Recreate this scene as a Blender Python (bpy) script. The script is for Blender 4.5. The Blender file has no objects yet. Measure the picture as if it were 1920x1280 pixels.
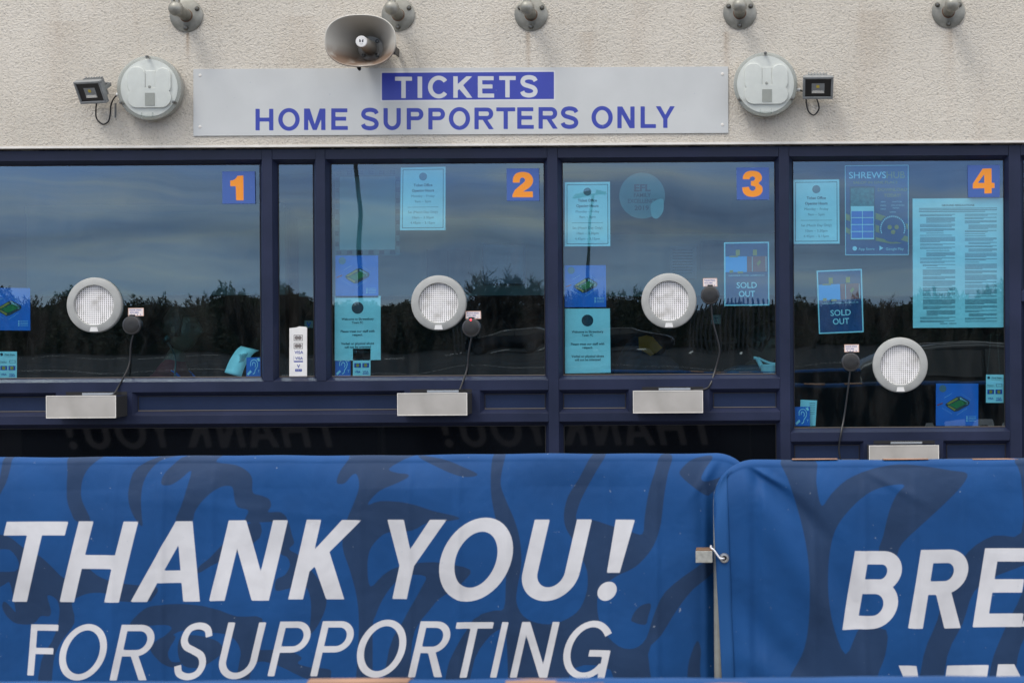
import bpy, bmesh, math, random
import numpy as np
from mathutils import Vector, Matrix
random.seed(7)
rng = np.random.default_rng(7)
R = math.radians
S = bpy.context.scene
COL = S.collection

# ------------------------------------------------------------------ camera
EYE, D, F = 1.5, 8.0, 3160.0          # eye height, camera distance to the facade, focal length in photo pixels
PX, PY, ROLL = 1400.0, 612.0, 0.006   # foot of the perpendicular in the photo (1920 x 1280), slight roll
cam = bpy.data.cameras.new('camera'); co = bpy.data.objects.new('camera', cam); COL.objects.link(co)
cam.sensor_width = 36; cam.lens = F * 36 / 1920
cam.shift_x = -(PX - 960) / 1920; cam.shift_y = -(640 - PY) / 1920
cam.dof.use_dof = True; cam.dof.focus_distance = D; cam.dof.aperture_fstop = 14
cam.clip_start = 0.05; cam.clip_end = 3000
co.location = (0, -D, EYE); co.rotation_euler = (math.pi / 2, ROLL, 0)
S.camera = co
S.view_settings.view_transform = 'Standard'; S.view_settings.look = 'None'
S.view_settings.gamma = 1; S.view_settings.exposure = 0.24
S.cycles.transparent_max_bounces = 24
S.cycles.max_bounces = 10
S.cycles.caustics_reflective = False; S.cycles.caustics_refractive = False

# ------------------------------------------------------------------ sky and sun
SUN_EL, SUN_AZ = R(56), R(-38)        # azimuth measured from the camera's back, towards the left
w = bpy.data.worlds.new('World'); S.world = w; w.use_nodes = True
nt = w.node_tree; nt.nodes.clear()
def N(t, **k):
    n = nt.nodes.new(t)
    for a, b in k.items(): setattr(n, a, b)
    return n
out = N('ShaderNodeOutputWorld'); bg = N('ShaderNodeBackground'); bg.inputs['Strength'].default_value = 0.1
sky = N('ShaderNodeTexSky', sky_type='NISHITA'); sky.sun_disc = False
sky.sun_elevation = SUN_EL; sky.sun_rotation = R(180) - SUN_AZ; sky.air_density = 1.0; sky.dust_density = 1.5
tc = N('ShaderNodeTexCoord')
sep = N('ShaderNodeSeparateXYZ'); nt.links.new(tc.outputs['Generated'], sep.inputs[0])
mp = N('ShaderNodeMapping'); mp.inputs['Scale'].default_value = (4.2, 4.2, 42); mp.inputs['Location'].default_value = (1.3, 0.4, 0.75)
mp.inputs['Rotation'].default_value = (0, R(1.2), 0)
nt.links.new(tc.outputs['Generated'], mp.inputs[0])
nz = N('ShaderNodeTexNoise'); nz.inputs['Scale'].default_value = 1.0; nz.inputs['Detail'].default_value = 9; nz.inputs['Roughness'].default_value = 0.58
nz.inputs['Distortion'].default_value = 0.35
nt.links.new(mp.outputs[0], nz.inputs['Vector'])
rp = N('ShaderNodeValToRGB')
cr = rp.color_ramp
cr.elements[0].position = 0.33; cr.elements[0].color = (0.42, 0.58, 0.92, 1)
cr.elements[1].position = 0.68; cr.elements[1].color = (0.92, 1.02, 1.10, 1)
e = cr.elements.new(0.47); e.color = (0.52, 0.72, 1.10, 1)
e = cr.elements.new(0.56); e.color = (0.66, 0.83, 1.12, 1)
nt.links.new(nz.outputs['Fac'], rp.inputs[0])
# broad cloud cover, brighter overhead
gr = N('ShaderNodeMapRange'); gr.inputs['From Min'].default_value = 0.0; gr.inputs['From Max'].default_value = 0.6
gr.inputs['To Min'].default_value = 9.5; gr.inputs['To Max'].default_value = 15.5
nt.links.new(sep.outputs['Z'], gr.inputs['Value'])
eb = N('ShaderNodeMath', operation='MULTIPLY'); eb.inputs[1].default_value = 1/0.12; nt.links.new(sep.outputs['Z'], eb.inputs[0])
mp2 = N('ShaderNodeMapping'); mp2.inputs['Scale'].default_value = (5.5, 5.5, 20); nt.links.new(tc.outputs['Generated'], mp2.inputs[0])
n2 = N('ShaderNodeTexNoise'); n2.inputs['Scale'].default_value = 1.0; n2.inputs['Detail'].default_value = 7; n2.inputs['Roughness'].default_value = 0.58; nt.links.new(mp2.outputs[0], n2.inputs['Vector'])
ns = N('ShaderNodeMath', operation='MULTIPLY_ADD'); ns.inputs[1].default_value = 0.75; ns.inputs[2].default_value = -0.375; nt.links.new(n2.outputs['Fac'], ns.inputs[0])
ea = N('ShaderNodeMath', operation='ADD'); nt.links.new(eb.outputs[0], ea.inputs[0]); nt.links.new(ns.outputs[0], ea.inputs[1])
er = N('ShaderNodeValToRGB'); q_ = er.color_ramp; q_.elements[0].position = 0.0; q_.elements[0].color = (1.0, 0.98, 0.90, 1); q_.elements[1].position = 1.0; q_.elements[1].color = (0.86, 1.03, 1.28, 1)
for p_, c_ in ((0.22, (1.12, 1.08, 0.98, 1)), (0.34, (0.88, 0.88, 0.86, 1)), (0.44, (0.60, 0.64, 0.68, 1)), (0.54, (0.84, 0.86, 0.86, 1)), (0.64, (1.08, 1.04, 0.98, 1)), (0.76, (0.84, 0.97, 1.15, 1))):
    e_ = q_.elements.new(p_); e_.color = c_
nt.links.new(ea.outputs[0], er.inputs[0])
em = N('ShaderNodeVectorMath', operation='MULTIPLY'); nt.links.new(rp.outputs[0], em.inputs[0]); nt.links.new(er.outputs[0], em.inputs[1])
sc = N('ShaderNodeVectorMath', operation='SCALE'); nt.links.new(em.outputs[0], sc.inputs[0]); nt.links.new(gr.outputs[0], sc.inputs['Scale'])
# warm-neutral overcast higher up, the blue-grey bands only low over the horizon
hi = N('ShaderNodeMapRange'); hi.inputs['From Min'].default_value = 0.09; hi.inputs['From Max'].default_value = 0.32
nt.links.new(sep.outputs['Z'], hi.inputs['Value'])
zg = N('ShaderNodeMapRange'); zg.inputs['From Min'].default_value = 0.15; zg.inputs['From Max'].default_value = 1.0; zg.inputs['To Min'].default_value = 10.2; zg.inputs['To Max'].default_value = 20.0
nt.links.new(sep.outputs['Z'], zg.inputs['Value'])
zc_ = N('ShaderNodeVectorMath', operation='SCALE'); zc_.inputs[0].default_value = (1.02, 1.0, 0.985); nt.links.new(zg.outputs[0], zc_.inputs['Scale'])
mxh = N('ShaderNodeMixRGB'); nt.links.new(zc_.outputs[0], mxh.inputs[2])
nt.links.new(hi.outputs[0], mxh.inputs[0]); nt.links.new(sc.outputs[0], mxh.inputs[1])
mx = N('ShaderNodeMixRGB'); mx.inputs[0].default_value = 0.88
nt.links.new(sky.outputs[0], mx.inputs[1]); nt.links.new(mxh.outputs[0], mx.inputs[2])
nt.links.new(mx.outputs[0], bg.inputs['Color']); nt.links.new(bg.outputs[0], out.inputs[0])

sl = bpy.data.lights.new('sun', 'SUN'); so = bpy.data.objects.new('sun', sl); COL.objects.link(so)
sl.energy = 1.25; sl.angle = R(17); sl.color = (1, 0.965, 0.92)
dv = Vector((-math.sin(SUN_AZ) * math.cos(SUN_EL), math.cos(SUN_AZ) * math.cos(SUN_EL), -math.sin(SUN_EL)))
so.rotation_euler = dv.to_track_quat('-Z', 'Y').to_euler(); so.location = (-6, -12, 12)

# ------------------------------------------------------------------ helpers
def uv(px, py):
    a, b = px - PX, py - PY
    return a - b * ROLL, a * ROLL + b
def W(px, py, Y=0.0):                 # photo pixel -> the point standing at depth Y
    u, v = uv(px, py); s = (D + Y) / F
    return Vector((u * s, Y, EYE - v * s))
def fx(u): return u * D / F           # facade plane coordinates (level pixels) -> metres
def fz(v): return EYE - v * D / F
def MX(px, py, d):                    # a pixel seen mirrored in the glass -> the real point d metres out on the car park
    u, v = uv(px, py); s = (D + d) / F
    return Vector((u * s, -d, EYE - v * s))

class MB:
    def __init__(s): s.v = []; s.f = []; s.m = []; s.mi = 0
    def add(s, vs, fs):
        b = len(s.v); s.v += [tuple(x) for x in vs]
        for f in fs: s.f.append(tuple(b + i for i in f)); s.m.append(s.mi)
    def box(s, a, b):
        (x0, y0, z0), (x1, y1, z1) = [min(p, q) for p, q in zip(a, b)], [max(p, q) for p, q in zip(a, b)]
        s.add([(x0,y0,z0),(x1,y0,z0),(x1,y1,z0),(x0,y1,z0),(x0,y0,z1),(x1,y0,z1),(x1,y1,z1),(x0,y1,z1)],
              [(0,3,2,1),(4,5,6,7),(0,1,5,4),(1,2,6,5),(2,3,7,6),(3,0,4,7)])
    def quad(s, a, b, c, d): s.add([a, b, c, d], [(0,1,2,3)])
    def prism(s, pts, y0, y1):        # polygon in xz, pushed from y0 (front) to y1 (back)
        n = len(pts)
        s.add([(x, y0, z) for x, z in pts] + [(x, y1, z) for x, z in pts],
              [tuple(range(n)), tuple(range(2*n-1, n-1, -1))] + [(i, i+n, (i+1) % n + n, (i+1) % n) for i in range(n)])
    def tube(s, pts, r, n=10, cap=True):
        pts = [Vector(p) for p in pts]; k = len(pts)
        rs = r if isinstance(r, (list, tuple)) else [r] * k
        rings = []; prev = None
        for i, p in enumerate(pts):
            t = (pts[min(i+1, k-1)] - pts[max(i-1, 0)]).normalized()
            a = prev - t * prev.dot(t) if prev is not None else t.orthogonal()
            if a.length < 1e-6: a = t.orthogonal()
            a.normalize(); prev = a; c = t.cross(a)
            rings.append([p + (a * math.cos(2*math.pi*j/n) + c * math.sin(2*math.pi*j/n)) * rs[i] for j in range(n)])
        vs = [q for rg in rings for q in rg]; fs = []
        for i in range(k-1):
            for j in range(n):
                fs.append((i*n+j, i*n+(j+1) % n, (i+1)*n+(j+1) % n, (i+1)*n+j))
        if cap: fs += [tuple(range(n-1, -1, -1)), tuple((k-1)*n + j for j in range(n))]
        s.add(vs, fs)
    def lathe(s, prof, c=(0,0,0), n=40, sx=1.0, sz=1.0, power=2.0):   # profile (radius, y) turned round the y axis
        c = Vector(c); vs = []; fs = []; k = len(prof)
        for r, y in prof:
            for j in range(n):
                a = 2*math.pi*j/n; ca, sa = math.cos(a), math.sin(a)
                if power != 2.0:
                    q = (abs(ca)**power + abs(sa)**power) ** (-1/power); ca *= q; sa *= q
                vs.append(c + Vector((r*ca*sx, y, r*sa*sz)))
        for i in range(k-1):
            for j in range(n):
                fs.append((i*n+j, (i+1)*n+j, (i+1)*n+(j+1) % n, i*n+(j+1) % n))
        s.add(vs, fs)
    def disc(s, c, r, y, n=32, sz=1.0):
        s.add([(c[0] + r*math.cos(2*math.pi*j/n), y, c[1] + r*sz*math.sin(2*math.pi*j/n)) for j in range(n)], [tuple(range(n))])
    def sphere(s, c, r, n=16, m=10, sc=(1,1,1)):
        c = Vector(c); vs = []; fs = []
        for i in range(m+1):
            t = math.pi*i/m
            for j in range(n):
                a = 2*math.pi*j/n
                vs.append(c + Vector((r*sc[0]*math.sin(t)*math.cos(a), r*sc[1]*math.sin(t)*math.sin(a), r*sc[2]*math.cos(t))))
        for i in range(m):
            for j in range(n): fs.append((i*n+j, (i+1)*n+j, (i+1)*n+(j+1) % n, i*n+(j+1) % n))
        s.add(vs, fs)

def tag(o, label=None, cat=None, group=None, kind=None):
    if label: o['label'] = label
    if cat: o['category'] = cat
    if group: o['group'] = group
    if kind: o['kind'] = kind
    return o
def thing(name, label, cat, loc=(0,0,0), rot=(0,0,0), group=None):
    o = bpy.data.objects.new(name, None); COL.objects.link(o); o.empty_display_size = 0.05
    o.location = loc; o.rotation_euler = rot
    return tag(o, label, cat, group)
def root_of(o):
    while o.parent: o = o.parent
    return o
def obj(name, mb, mat, parent=None, smooth=False, local=False, bevel=0, label=None, norm=True):
    me = bpy.data.meshes.new(name)
    vs = mb.v
    off = Vector((0,0,0))
    if parent is not None and not local: off = root_of(parent).location
    if off.length: vs = [(a-off.x, b-off.y, c-off.z) for a, b, c in vs]
    me.from_pydata(vs, [], mb.f)
    mats = mat if isinstance(mat, (list, tuple)) else [mat]
    for m in mats: me.materials.append(m)
    if len(mats) > 1: me.polygons.foreach_set('material_index', mb.m)
    if norm:
        b = bmesh.new(); b.from_mesh(me); bmesh.ops.remove_doubles(b, verts=b.verts, dist=1e-6)
        bmesh.ops.recalc_face_normals(b, faces=b.faces); b.to_mesh(me); b.free()
    if smooth:
        me.polygons.foreach_set('use_smooth', [True]*len(me.polygons))
        if smooth != 'all': me.set_sharp_from_angle(angle=R(40))
    me.update()
    o = bpy.data.objects.new(name, me); COL.objects.link(o)
    if parent is not None: o.parent = parent
    if bevel:
        md = o.modifiers.new('bevel', 'BEVEL'); md.width = bevel; md.segments = 2; md.limit_method = 'ANGLE'; md.angle_limit = R(50)
    if label: o['label'] = label
    return o
def dup(root, loc, label=None, rot=None):
    r = root.copy(); COL.objects.link(r); r.location = loc
    if rot is not None: r.rotation_euler = rot
    if label: r['label'] = label
    for ch in list(root.children):
        c = ch.copy(); COL.objects.link(c); c.parent = r
        for g in list(ch.children):
            d = g.copy(); COL.objects.link(d); d.parent = c
    return r

_tcache = {}
def text_mb(mb, s, cx, cz, h, y, width=None, off=0.0, align='CENTER', flip=False, rot=0.0):
    """lettering as a flat sheet facing the camera: cap height h, centred (or left) at cx, base line cz"""
    key = (s, align, off)
    if key not in _tcache:
        cu = bpy.data.curves.new('t', 'FONT'); cu.body = s; cu.size = 1; cu.align_x = align; cu.offset = off; cu.resolution_u = 3; cu.space_line = 1.0
        ob = bpy.data.objects.new('t', cu); COL.objects.link(ob)
        bpy.context.view_layer.update()
        me = bpy.data.meshes.new_from_object(ob.evaluated_get(bpy.context.evaluated_depsgraph_get()))
        _tcache[key] = ([tuple(v.co) for v in me.vertices], [tuple(p.vertices) for p in me.polygons])
        bpy.data.objects.remove(ob); bpy.data.curves.remove(cu); bpy.data.meshes.remove(me)
    vs, fs = _tcache[key]
    if not vs: return
    k = h / 0.72
    xs = [v[0] for v in vs]; kx = k
    if width: kx = width / max(1e-6, max(xs) - min(xs))
    c, n = math.cos(rot), math.sin(rot)
    mb.add([(cx + (v[0]*kx)*c - v[1]*k*n, y, cz + v[1]*k*c + v[0]*kx*n) for v in vs], fs)

# ------------------------------------------------------------------ materials
def mat(name, col, rough=0.5, metal=0.0, var=0.0, scale=8.0, bump=0.0, bscale=60.0, spec=0.5, coords='Object', var2=None, detail=4, bdist=0.01, speck=None):
    m = bpy.data.materials.new(name); m.use_nodes = True
    t = m.node_tree; b = t.nodes['Principled BSDF']
    b.inputs['Base Color'].default_value = (*col, 1); b.inputs['Roughness'].default_value = rough; b.inputs['Metallic'].default_value = metal
    b.inputs['Specular IOR Level'].default_value = spec
    if var or bump:
        tcn = t.nodes.new('ShaderNodeTexCoord')
    if var:
        nz = t.nodes.new('ShaderNodeTexNoise'); nz.inputs['Scale'].default_value = scale; nz.inputs['Detail'].default_value = detail
        t.links.new(tcn.outputs[coords], nz.inputs['Vector'])
        rp = t.nodes.new('ShaderNodeValToRGB')
        rp.color_ramp.elements[0].position = 0.3; rp.color_ramp.elements[1].position = 0.7
        c2 = var2 or tuple(min(1, c*(1+var)) for c in col)
        rp.color_ramp.elements[0].color = (*[c*(1-var) for c in col], 1); rp.color_ramp.elements[1].color = (*c2, 1)
        t.links.new(nz.outputs['Fac'], rp.inputs[0]); t.links.new(rp.outputs[0], b.inputs['Base Color'])
        mr = t.nodes.new('ShaderNodeMapRange'); mr.inputs['To Min'].default_value = max(0.02, rough-0.12); mr.inputs['To Max'].default_value = min(1, rough+0.12)
        t.links.new(nz.outputs['Fac'], mr.inputs['Value']); t.links.new(mr.outputs[0], b.inputs['Roughness'])
    if speck:
        ns = t.nodes.new('ShaderNodeTexNoise'); ns.inputs['Scale'].default_value = speck[0]; ns.inputs['Detail'].default_value = 8; ns.inputs['Roughness'].default_value = 0.7; t.links.new(tcn.outputs[coords], ns.inputs['Vector'])
        sr = t.nodes.new('ShaderNodeMapRange'); sr.inputs['From Min'].default_value = speck[1]; sr.inputs['From Max'].default_value = speck[1]+0.05; t.links.new(ns.outputs['Fac'], sr.inputs['Value'])
        ms = t.nodes.new('ShaderNodeMixRGB'); t.links.new(sr.outputs[0], ms.inputs[0]); t.links.new(rp.outputs[0], ms.inputs[1]); ms.inputs[2].default_value = (*speck[2], 1); t.links.new(ms.outputs[0], b.inputs['Base Color'])
    if bump:
        n2 = t.nodes.new('ShaderNodeTexNoise'); n2.inputs['Scale'].default_value = bscale; n2.inputs['Detail'].default_value = 3
        t.links.new(tcn.outputs[coords], n2.inputs['Vector'])
        bp = t.nodes.new('ShaderNodeBump'); bp.inputs['Strength'].default_value = bump; bp.inputs['Distance'].default_value = bdist
        t.links.new(n2.outputs['Fac'], bp.inputs['Height']); t.links.new(bp.outputs[0], b.inputs['Normal'])
    return m

def render_mat():
    m = bpy.data.materials.new('cream_render'); m.use_nodes = True; t = m.node_tree; b = t.nodes['Principled BSDF']
    b.inputs['Roughness'].default_value = 0.92; b.inputs['Specular IOR Level'].default_value = 0.2
    tc = t.nodes.new('ShaderNodeTexCoord')
    def noise(scale, det=3, rg=0.5, dist=0.0, vec=None):
        n = t.nodes.new('ShaderNodeTexNoise'); n.inputs['Scale'].default_value = scale; n.inputs['Detail'].default_value = det
        n.inputs['Roughness'].default_value = rg; n.inputs['Distortion'].default_value = dist
        t.links.new(vec or tc.outputs['Object'], n.inputs['Vector']); return n
    def math_(op, a, b_, clamp=False):
        n = t.nodes.new('ShaderNodeMath'); n.operation = op; n.use_clamp = clamp
        for i, x in enumerate((a, b_)):
            if hasattr(x, 'links'): t.links.new(x, n.inputs[i])
            else: n.inputs[i].default_value = x
        return n.outputs[0]
    mp = t.nodes.new('ShaderNodeMapping'); mp.inputs['Scale'].default_value = (0.85, 1, 1.0); mp.inputs['Rotation'].default_value = (0, 0.3, 0)
    t.links.new(tc.outputs['Object'], mp.inputs[0])
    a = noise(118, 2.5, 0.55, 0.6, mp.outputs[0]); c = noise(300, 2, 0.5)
    h = math_('ADD', math_('MULTIPLY', a.outputs['Fac'], 1.0), math_('MULTIPLY', c.outputs['Fac'], 0.28))
    bp = t.nodes.new('ShaderNodeBump'); bp.inputs['Strength'].default_value = 1.0; bp.inputs['Distance'].default_value = 0.0068
    t.links.new(h, bp.inputs['Height']); t.links.new(bp.outputs[0], b.inputs['Normal'])
    # base colour: broad tonal drift, pinkish stains low down, shade of the deepest pits painted in
    d = noise(1.3, 4, 0.55); rp = t.nodes.new('ShaderNodeValToRGB')
    rp.color_ramp.elements[0].position = 0.32; rp.color_ramp.elements[0].color = (0.585, 0.54, 0.465, 1)
    rp.color_ramp.elements[1].position = 0.68; rp.color_ramp.elements[1].color = (0.67, 0.62, 0.54, 1)
    t.links.new(d.outputs['Fac'], rp.inputs[0])
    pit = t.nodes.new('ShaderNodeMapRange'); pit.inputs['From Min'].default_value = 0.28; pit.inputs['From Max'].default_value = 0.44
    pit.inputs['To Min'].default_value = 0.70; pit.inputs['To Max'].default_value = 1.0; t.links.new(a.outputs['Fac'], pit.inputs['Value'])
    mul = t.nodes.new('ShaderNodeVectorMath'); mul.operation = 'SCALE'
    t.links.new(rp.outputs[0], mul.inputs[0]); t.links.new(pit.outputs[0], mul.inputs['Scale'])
    # rain streaks: stretched vertically
    mp2 = t.nodes.new('ShaderNodeMapping'); mp2.inputs['Scale'].default_value = (5, 1, 0.5); t.links.new(tc.outputs['Object'], mp2.inputs[0])
    st = noise(1.5, 5, 0.6, 0, mp2.outputs[0])
    sr = t.nodes.new('ShaderNodeMapRange'); sr.inputs['From Min'].default_value = 0.52; sr.inputs['From Max'].default_value = 0.78
    sr.inputs['To Max'].default_value = 0.30; t.links.new(st.outputs['Fac'], sr.inputs['Value'])
    mxs = t.nodes.new('ShaderNodeMixRGB'); mxs.inputs[2].default_value = (0.46, 0.37, 0.29, 1)
    t.links.new(sr.outputs[0], mxs.inputs[0]); t.links.new(mul.outputs[0], mxs.inputs[1])
    # rust and dirt runs under the fixings
    sp = t.nodes.new('ShaderNodeSeparateXYZ'); t.links.new(tc.outputs['Object'], sp.inputs[0]); tot = None
    mp3 = t.nodes.new('ShaderNodeMapping'); mp3.inputs['Scale'].default_value = (90, 1, 5); t.links.new(tc.outputs['Object'], mp3.inputs[0]); rn = noise(1.0, 3, 0.6, 0, mp3.outputs[0])
    for px, py, wd, ln, k in ((352,62,.008,.16,.9),(990,60,.010,.25,.9),(1362,60,.012,.30,.5),(1782,54,.02,.22,.4),(290,228,.06,.12,.35),(1430,222,.06,.12,.4),(745,60,.012,.12,.4),(1100,60,.05,.35,.25),(560,30,.08,.5,.22),(1640,20,.10,.6,.25),(120,40,.10,.5,.22)):
        p = W(px, py, -.03)
        gx = math_('MULTIPLY', math_('SUBTRACT', sp.outputs['X'], p.x), 1/wd); gx = math_('POWER', 2.718, math_('MULTIPLY', math_('MULTIPLY', gx, gx), -1.0))
        dz = math_('MULTIPLY', math_('SUBTRACT', p.z, sp.outputs['Z']), 1/ln); on = math_('GREATER_THAN', dz, 0.0); fall = math_('SUBTRACT', 1.0, dz, True)
        g = math_('MULTIPLY', math_('MULTIPLY', gx, math_('MULTIPLY', on, fall)), k); tot = g if tot is None else math_('ADD', tot, g)
    tot = math_('MULTIPLY', tot, math_('MULTIPLY', rn.outputs['Fac'], 1.5), True)
    mx4 = t.nodes.new('ShaderNodeMixRGB'); mx4.inputs[2].default_value = (0.33, 0.235, 0.155, 1); t.links.new(tot, mx4.inputs[0]); t.links.new(mxs.outputs[0], mx4.inputs[1]); t.links.new(mx4.outputs[0], b.inputs['Base Color'])
    return m

def glass_mat():
    m = bpy.data.materials.new('tinted_glass'); m.use_nodes = True; t = m.node_tree; t.nodes.clear()
    o = t.nodes.new('ShaderNodeOutputMaterial'); mx = t.nodes.new('ShaderNodeMixShader')
    tr = t.nodes.new('ShaderNodeBsdfTransparent'); tr.inputs[0].default_value = (0.47, 0.87, 0.99, 1)
    gl = t.nodes.new('ShaderNodeBsdfGlossy'); gl.inputs['Color'].default_value = (0.76, 0.92, 1.0, 1); gl.inputs['Roughness'].default_value = 0.0
    lw = t.nodes.new('ShaderNodeLayerWeight'); lw.inputs['Blend'].default_value = 0.35
    mr = t.nodes.new('ShaderNodeMapRange'); mr.inputs['To Min'].default_value = 0.165; mr.inputs['To Max'].default_value = 0.72
    t.links.new(lw.outputs['Facing'], mr.inputs['Value']); t.links.new(mr.outputs[0], mx.inputs[0])
    tc = t.nodes.new('ShaderNodeTexCoord'); nz = t.nodes.new('ShaderNodeTexNoise'); nz.noise_dimensions = '4D'; nz.inputs['Scale'].default_value = 2.3; nz.inputs['Detail'].default_value = 0.5
    oi = t.nodes.new('ShaderNodeObjectInfo'); mw = t.nodes.new('ShaderNodeMath'); mw.operation = 'MULTIPLY'; mw.inputs[1].default_value = 37.0; t.links.new(oi.outputs['Random'], mw.inputs[0]); t.links.new(mw.outputs[0], nz.inputs['W'])
    t.links.new(tc.outputs['Object'], nz.inputs['Vector'])
    bp = t.nodes.new('ShaderNodeBump'); bp.inputs['Strength'].default_value = 1.0; bp.inputs['Distance'].default_value = 0.0017
    t.links.new(nz.outputs['Fac'], bp.inputs['Height']); t.links.new(bp.outputs[0], gl.inputs['Normal'])
    t.links.new(tr.outputs[0], mx.inputs[1]); t.links.new(gl.outputs[0], mx.inputs[2])
    df = t.nodes.new('ShaderNodeBsdfDiffuse'); df.inputs[0].default_value = (0.6, 0.58, 0.54, 1); m3 = t.nodes.new('ShaderNodeMixShader')
    mpd = t.nodes.new('ShaderNodeMapping'); mpd.inputs['Scale'].default_value = (6, 1, 1.6); mpd.inputs['Rotation'].default_value = (0, .25, 0); t.links.new(tc.outputs['Object'], mpd.inputs[0])
    dn = t.nodes.new('ShaderNodeTexNoise'); dn.inputs['Scale'].default_value = 2.0; dn.inputs['Detail'].default_value = 9; dn.inputs['Roughness'].default_value = 0.68; t.links.new(mpd.outputs[0], dn.inputs['Vector'])
    dr = t.nodes.new('ShaderNodeMapRange'); dr.inputs['From Min'].default_value = 0.45; dr.inputs['From Max'].default_value = 0.85; dr.inputs['To Min'].default_value = 0.001; dr.inputs['To Max'].default_value = 0.034; t.links.new(dn.outputs['Fac'], dr.inputs['Value'])
    t.links.new(dr.outputs[0], m3.inputs[0]); t.links.new(mx.outputs[0], m3.inputs[1]); t.links.new(df.outputs[0], m3.inputs[2]); t.links.new(m3.outputs[0], o.inputs[0])
    m2 = bpy.data.materials.new('clear_glass_edge'); m2.use_nodes = True; t = m2.node_tree; t.nodes.clear()
    o = t.nodes.new('ShaderNodeOutputMaterial'); tr = t.nodes.new('ShaderNodeBsdfTransparent'); tr.inputs[0].default_value = (0.97, 1, 1, 1); t.links.new(tr.outputs[0], o.inputs[0])
    return [m, m2]
def clear_plastic():
    m = bpy.data.materials.new('clear_plastic'); m.use_nodes = True; t = m.node_tree; t.nodes.clear()
    o = t.nodes.new('ShaderNodeOutputMaterial'); mx = t.nodes.new('ShaderNodeMixShader')
    tr = t.nodes.new('ShaderNodeBsdfTransparent'); tr.inputs[0].default_value = (0.93, 0.95, 0.94, 1)
    pr = t.nodes.new('ShaderNodeBsdfPrincipled'); pr.inputs['Base Color'].default_value = (0.55, 0.57, 0.54, 1); pr.inputs['Roughness'].default_value = 0.12
    lw = t.nodes.new('ShaderNodeLayerWeight'); lw.inputs['Blend'].default_value = 0.4
    mr = t.nodes.new('ShaderNodeMapRange'); mr.inputs['To Min'].default_value = 0.05; mr.inputs['To Max'].default_value = 0.6
    t.links.new(lw.outputs['Facing'], mr.inputs['Value']); t.links.new(mr.outputs[0], mx.inputs[0])
    t.links.new(tr.outputs[0], mx.inputs[1]); t.links.new(pr.outputs[0], mx.inputs[2]); t.links.new(mx.outputs[0], o.inputs[0])
    return m
def ink_mat(name, base, inks, rough=0.5, bump=0.0, bscale=300, soft=0.5, var=0.06, spec=0.5, sheen=0.0, speck=70.0, speckc=(0.30, 0.34, 0.40)):
    """a printed surface: each ink is (attribute holding a signed distance in pixels, colour)"""
    m = bpy.data.materials.new(name); m.use_nodes = True; t = m.node_tree; b = t.nodes['Principled BSDF']
    b.inputs['Roughness'].default_value = rough; b.inputs['Specular IOR Level'].default_value = spec
    tc = t.nodes.new('ShaderNodeTexCoord')
    nz = t.nodes.new('ShaderNodeTexNoise'); nz.inputs['Scale'].default_value = 5; nz.inputs['Detail'].default_value = 5; t.links.new(tc.outputs['Object'], nz.inputs['Vector'])
    cur = None
    for att, colr in inks:
        a = t.nodes.new('ShaderNodeAttribute'); a.attribute_name = att
        mr = t.nodes.new('ShaderNodeMapRange'); mr.inputs['From Min'].default_value = soft; mr.inputs['From Max'].default_value = -soft
        t.links.new(a.outputs['Fac'], mr.inputs['Value'])
        mx = t.nodes.new('ShaderNodeMixRGB'); t.links.new(mr.outputs[0], mx.inputs[0]); mx.inputs[2].default_value = (*colr, 1)
        if cur is None: mx.inputs[1].default_value = (*base, 1)
        else: t.links.new(cur, mx.inputs[1])
        cur = mx.outputs[0]
    mr = t.nodes.new('ShaderNodeMapRange'); mr.inputs['From Min'].default_value = 0.3; mr.inputs['From Max'].default_value = 0.7
    mr.inputs['To Min'].default_value = 1-var; mr.inputs['To Max'].default_value = 1+var; t.links.new(nz.outputs['Fac'], mr.inputs['Value'])
    sc = t.nodes.new('ShaderNodeVectorMath'); sc.operation = 'SCALE'; t.links.new(cur, sc.inputs[0]); t.links.new(mr.outputs[0], sc.inputs['Scale'])
    n5 = t.nodes.new('ShaderNodeTexNoise'); n5.inputs['Scale'].default_value = speck; n5.inputs['Detail'].default_value = 2; t.links.new(tc.outputs['Object'], n5.inputs['Vector'])
    r5 = t.nodes.new('ShaderNodeMapRange'); r5.inputs['From Min'].default_value = 0.735; r5.inputs['From Max'].default_value = 0.80; r5.inputs['To Max'].default_value = 0.5; t.links.new(n5.outputs['Fac'], r5.inputs['Value'])
    m5 = t.nodes.new('ShaderNodeMixRGB'); t.links.new(r5.outputs[0], m5.inputs[0]); t.links.new(sc.outputs[0], m5.inputs[1]); m5.inputs[2].default_value = (*speckc, 1)
    t.links.new(m5.outputs[0], b.inputs['Base Color'])
    if sheen: b.inputs['Sheen Weight'].default_value = sheen; b.inputs['Sheen Roughness'].default_value = 0.5
    if bump:
        n2 = t.nodes.new('ShaderNodeTexNoise'); n2.inputs['Scale'].default_value = bscale; n2.inputs['Detail'].default_value = 3; t.links.new(tc.outputs['Object'], n2.inputs['Vector'])
        bp = t.nodes.new('ShaderNodeBump'); bp.inputs['Strength'].default_value = bump; bp.inputs['Distance'].default_value = 0.002
        t.links.new(n2.outputs['Fac'], bp.inputs['Height']); t.links.new(bp.outputs[0], b.inputs['Normal'])
    return m
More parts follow.
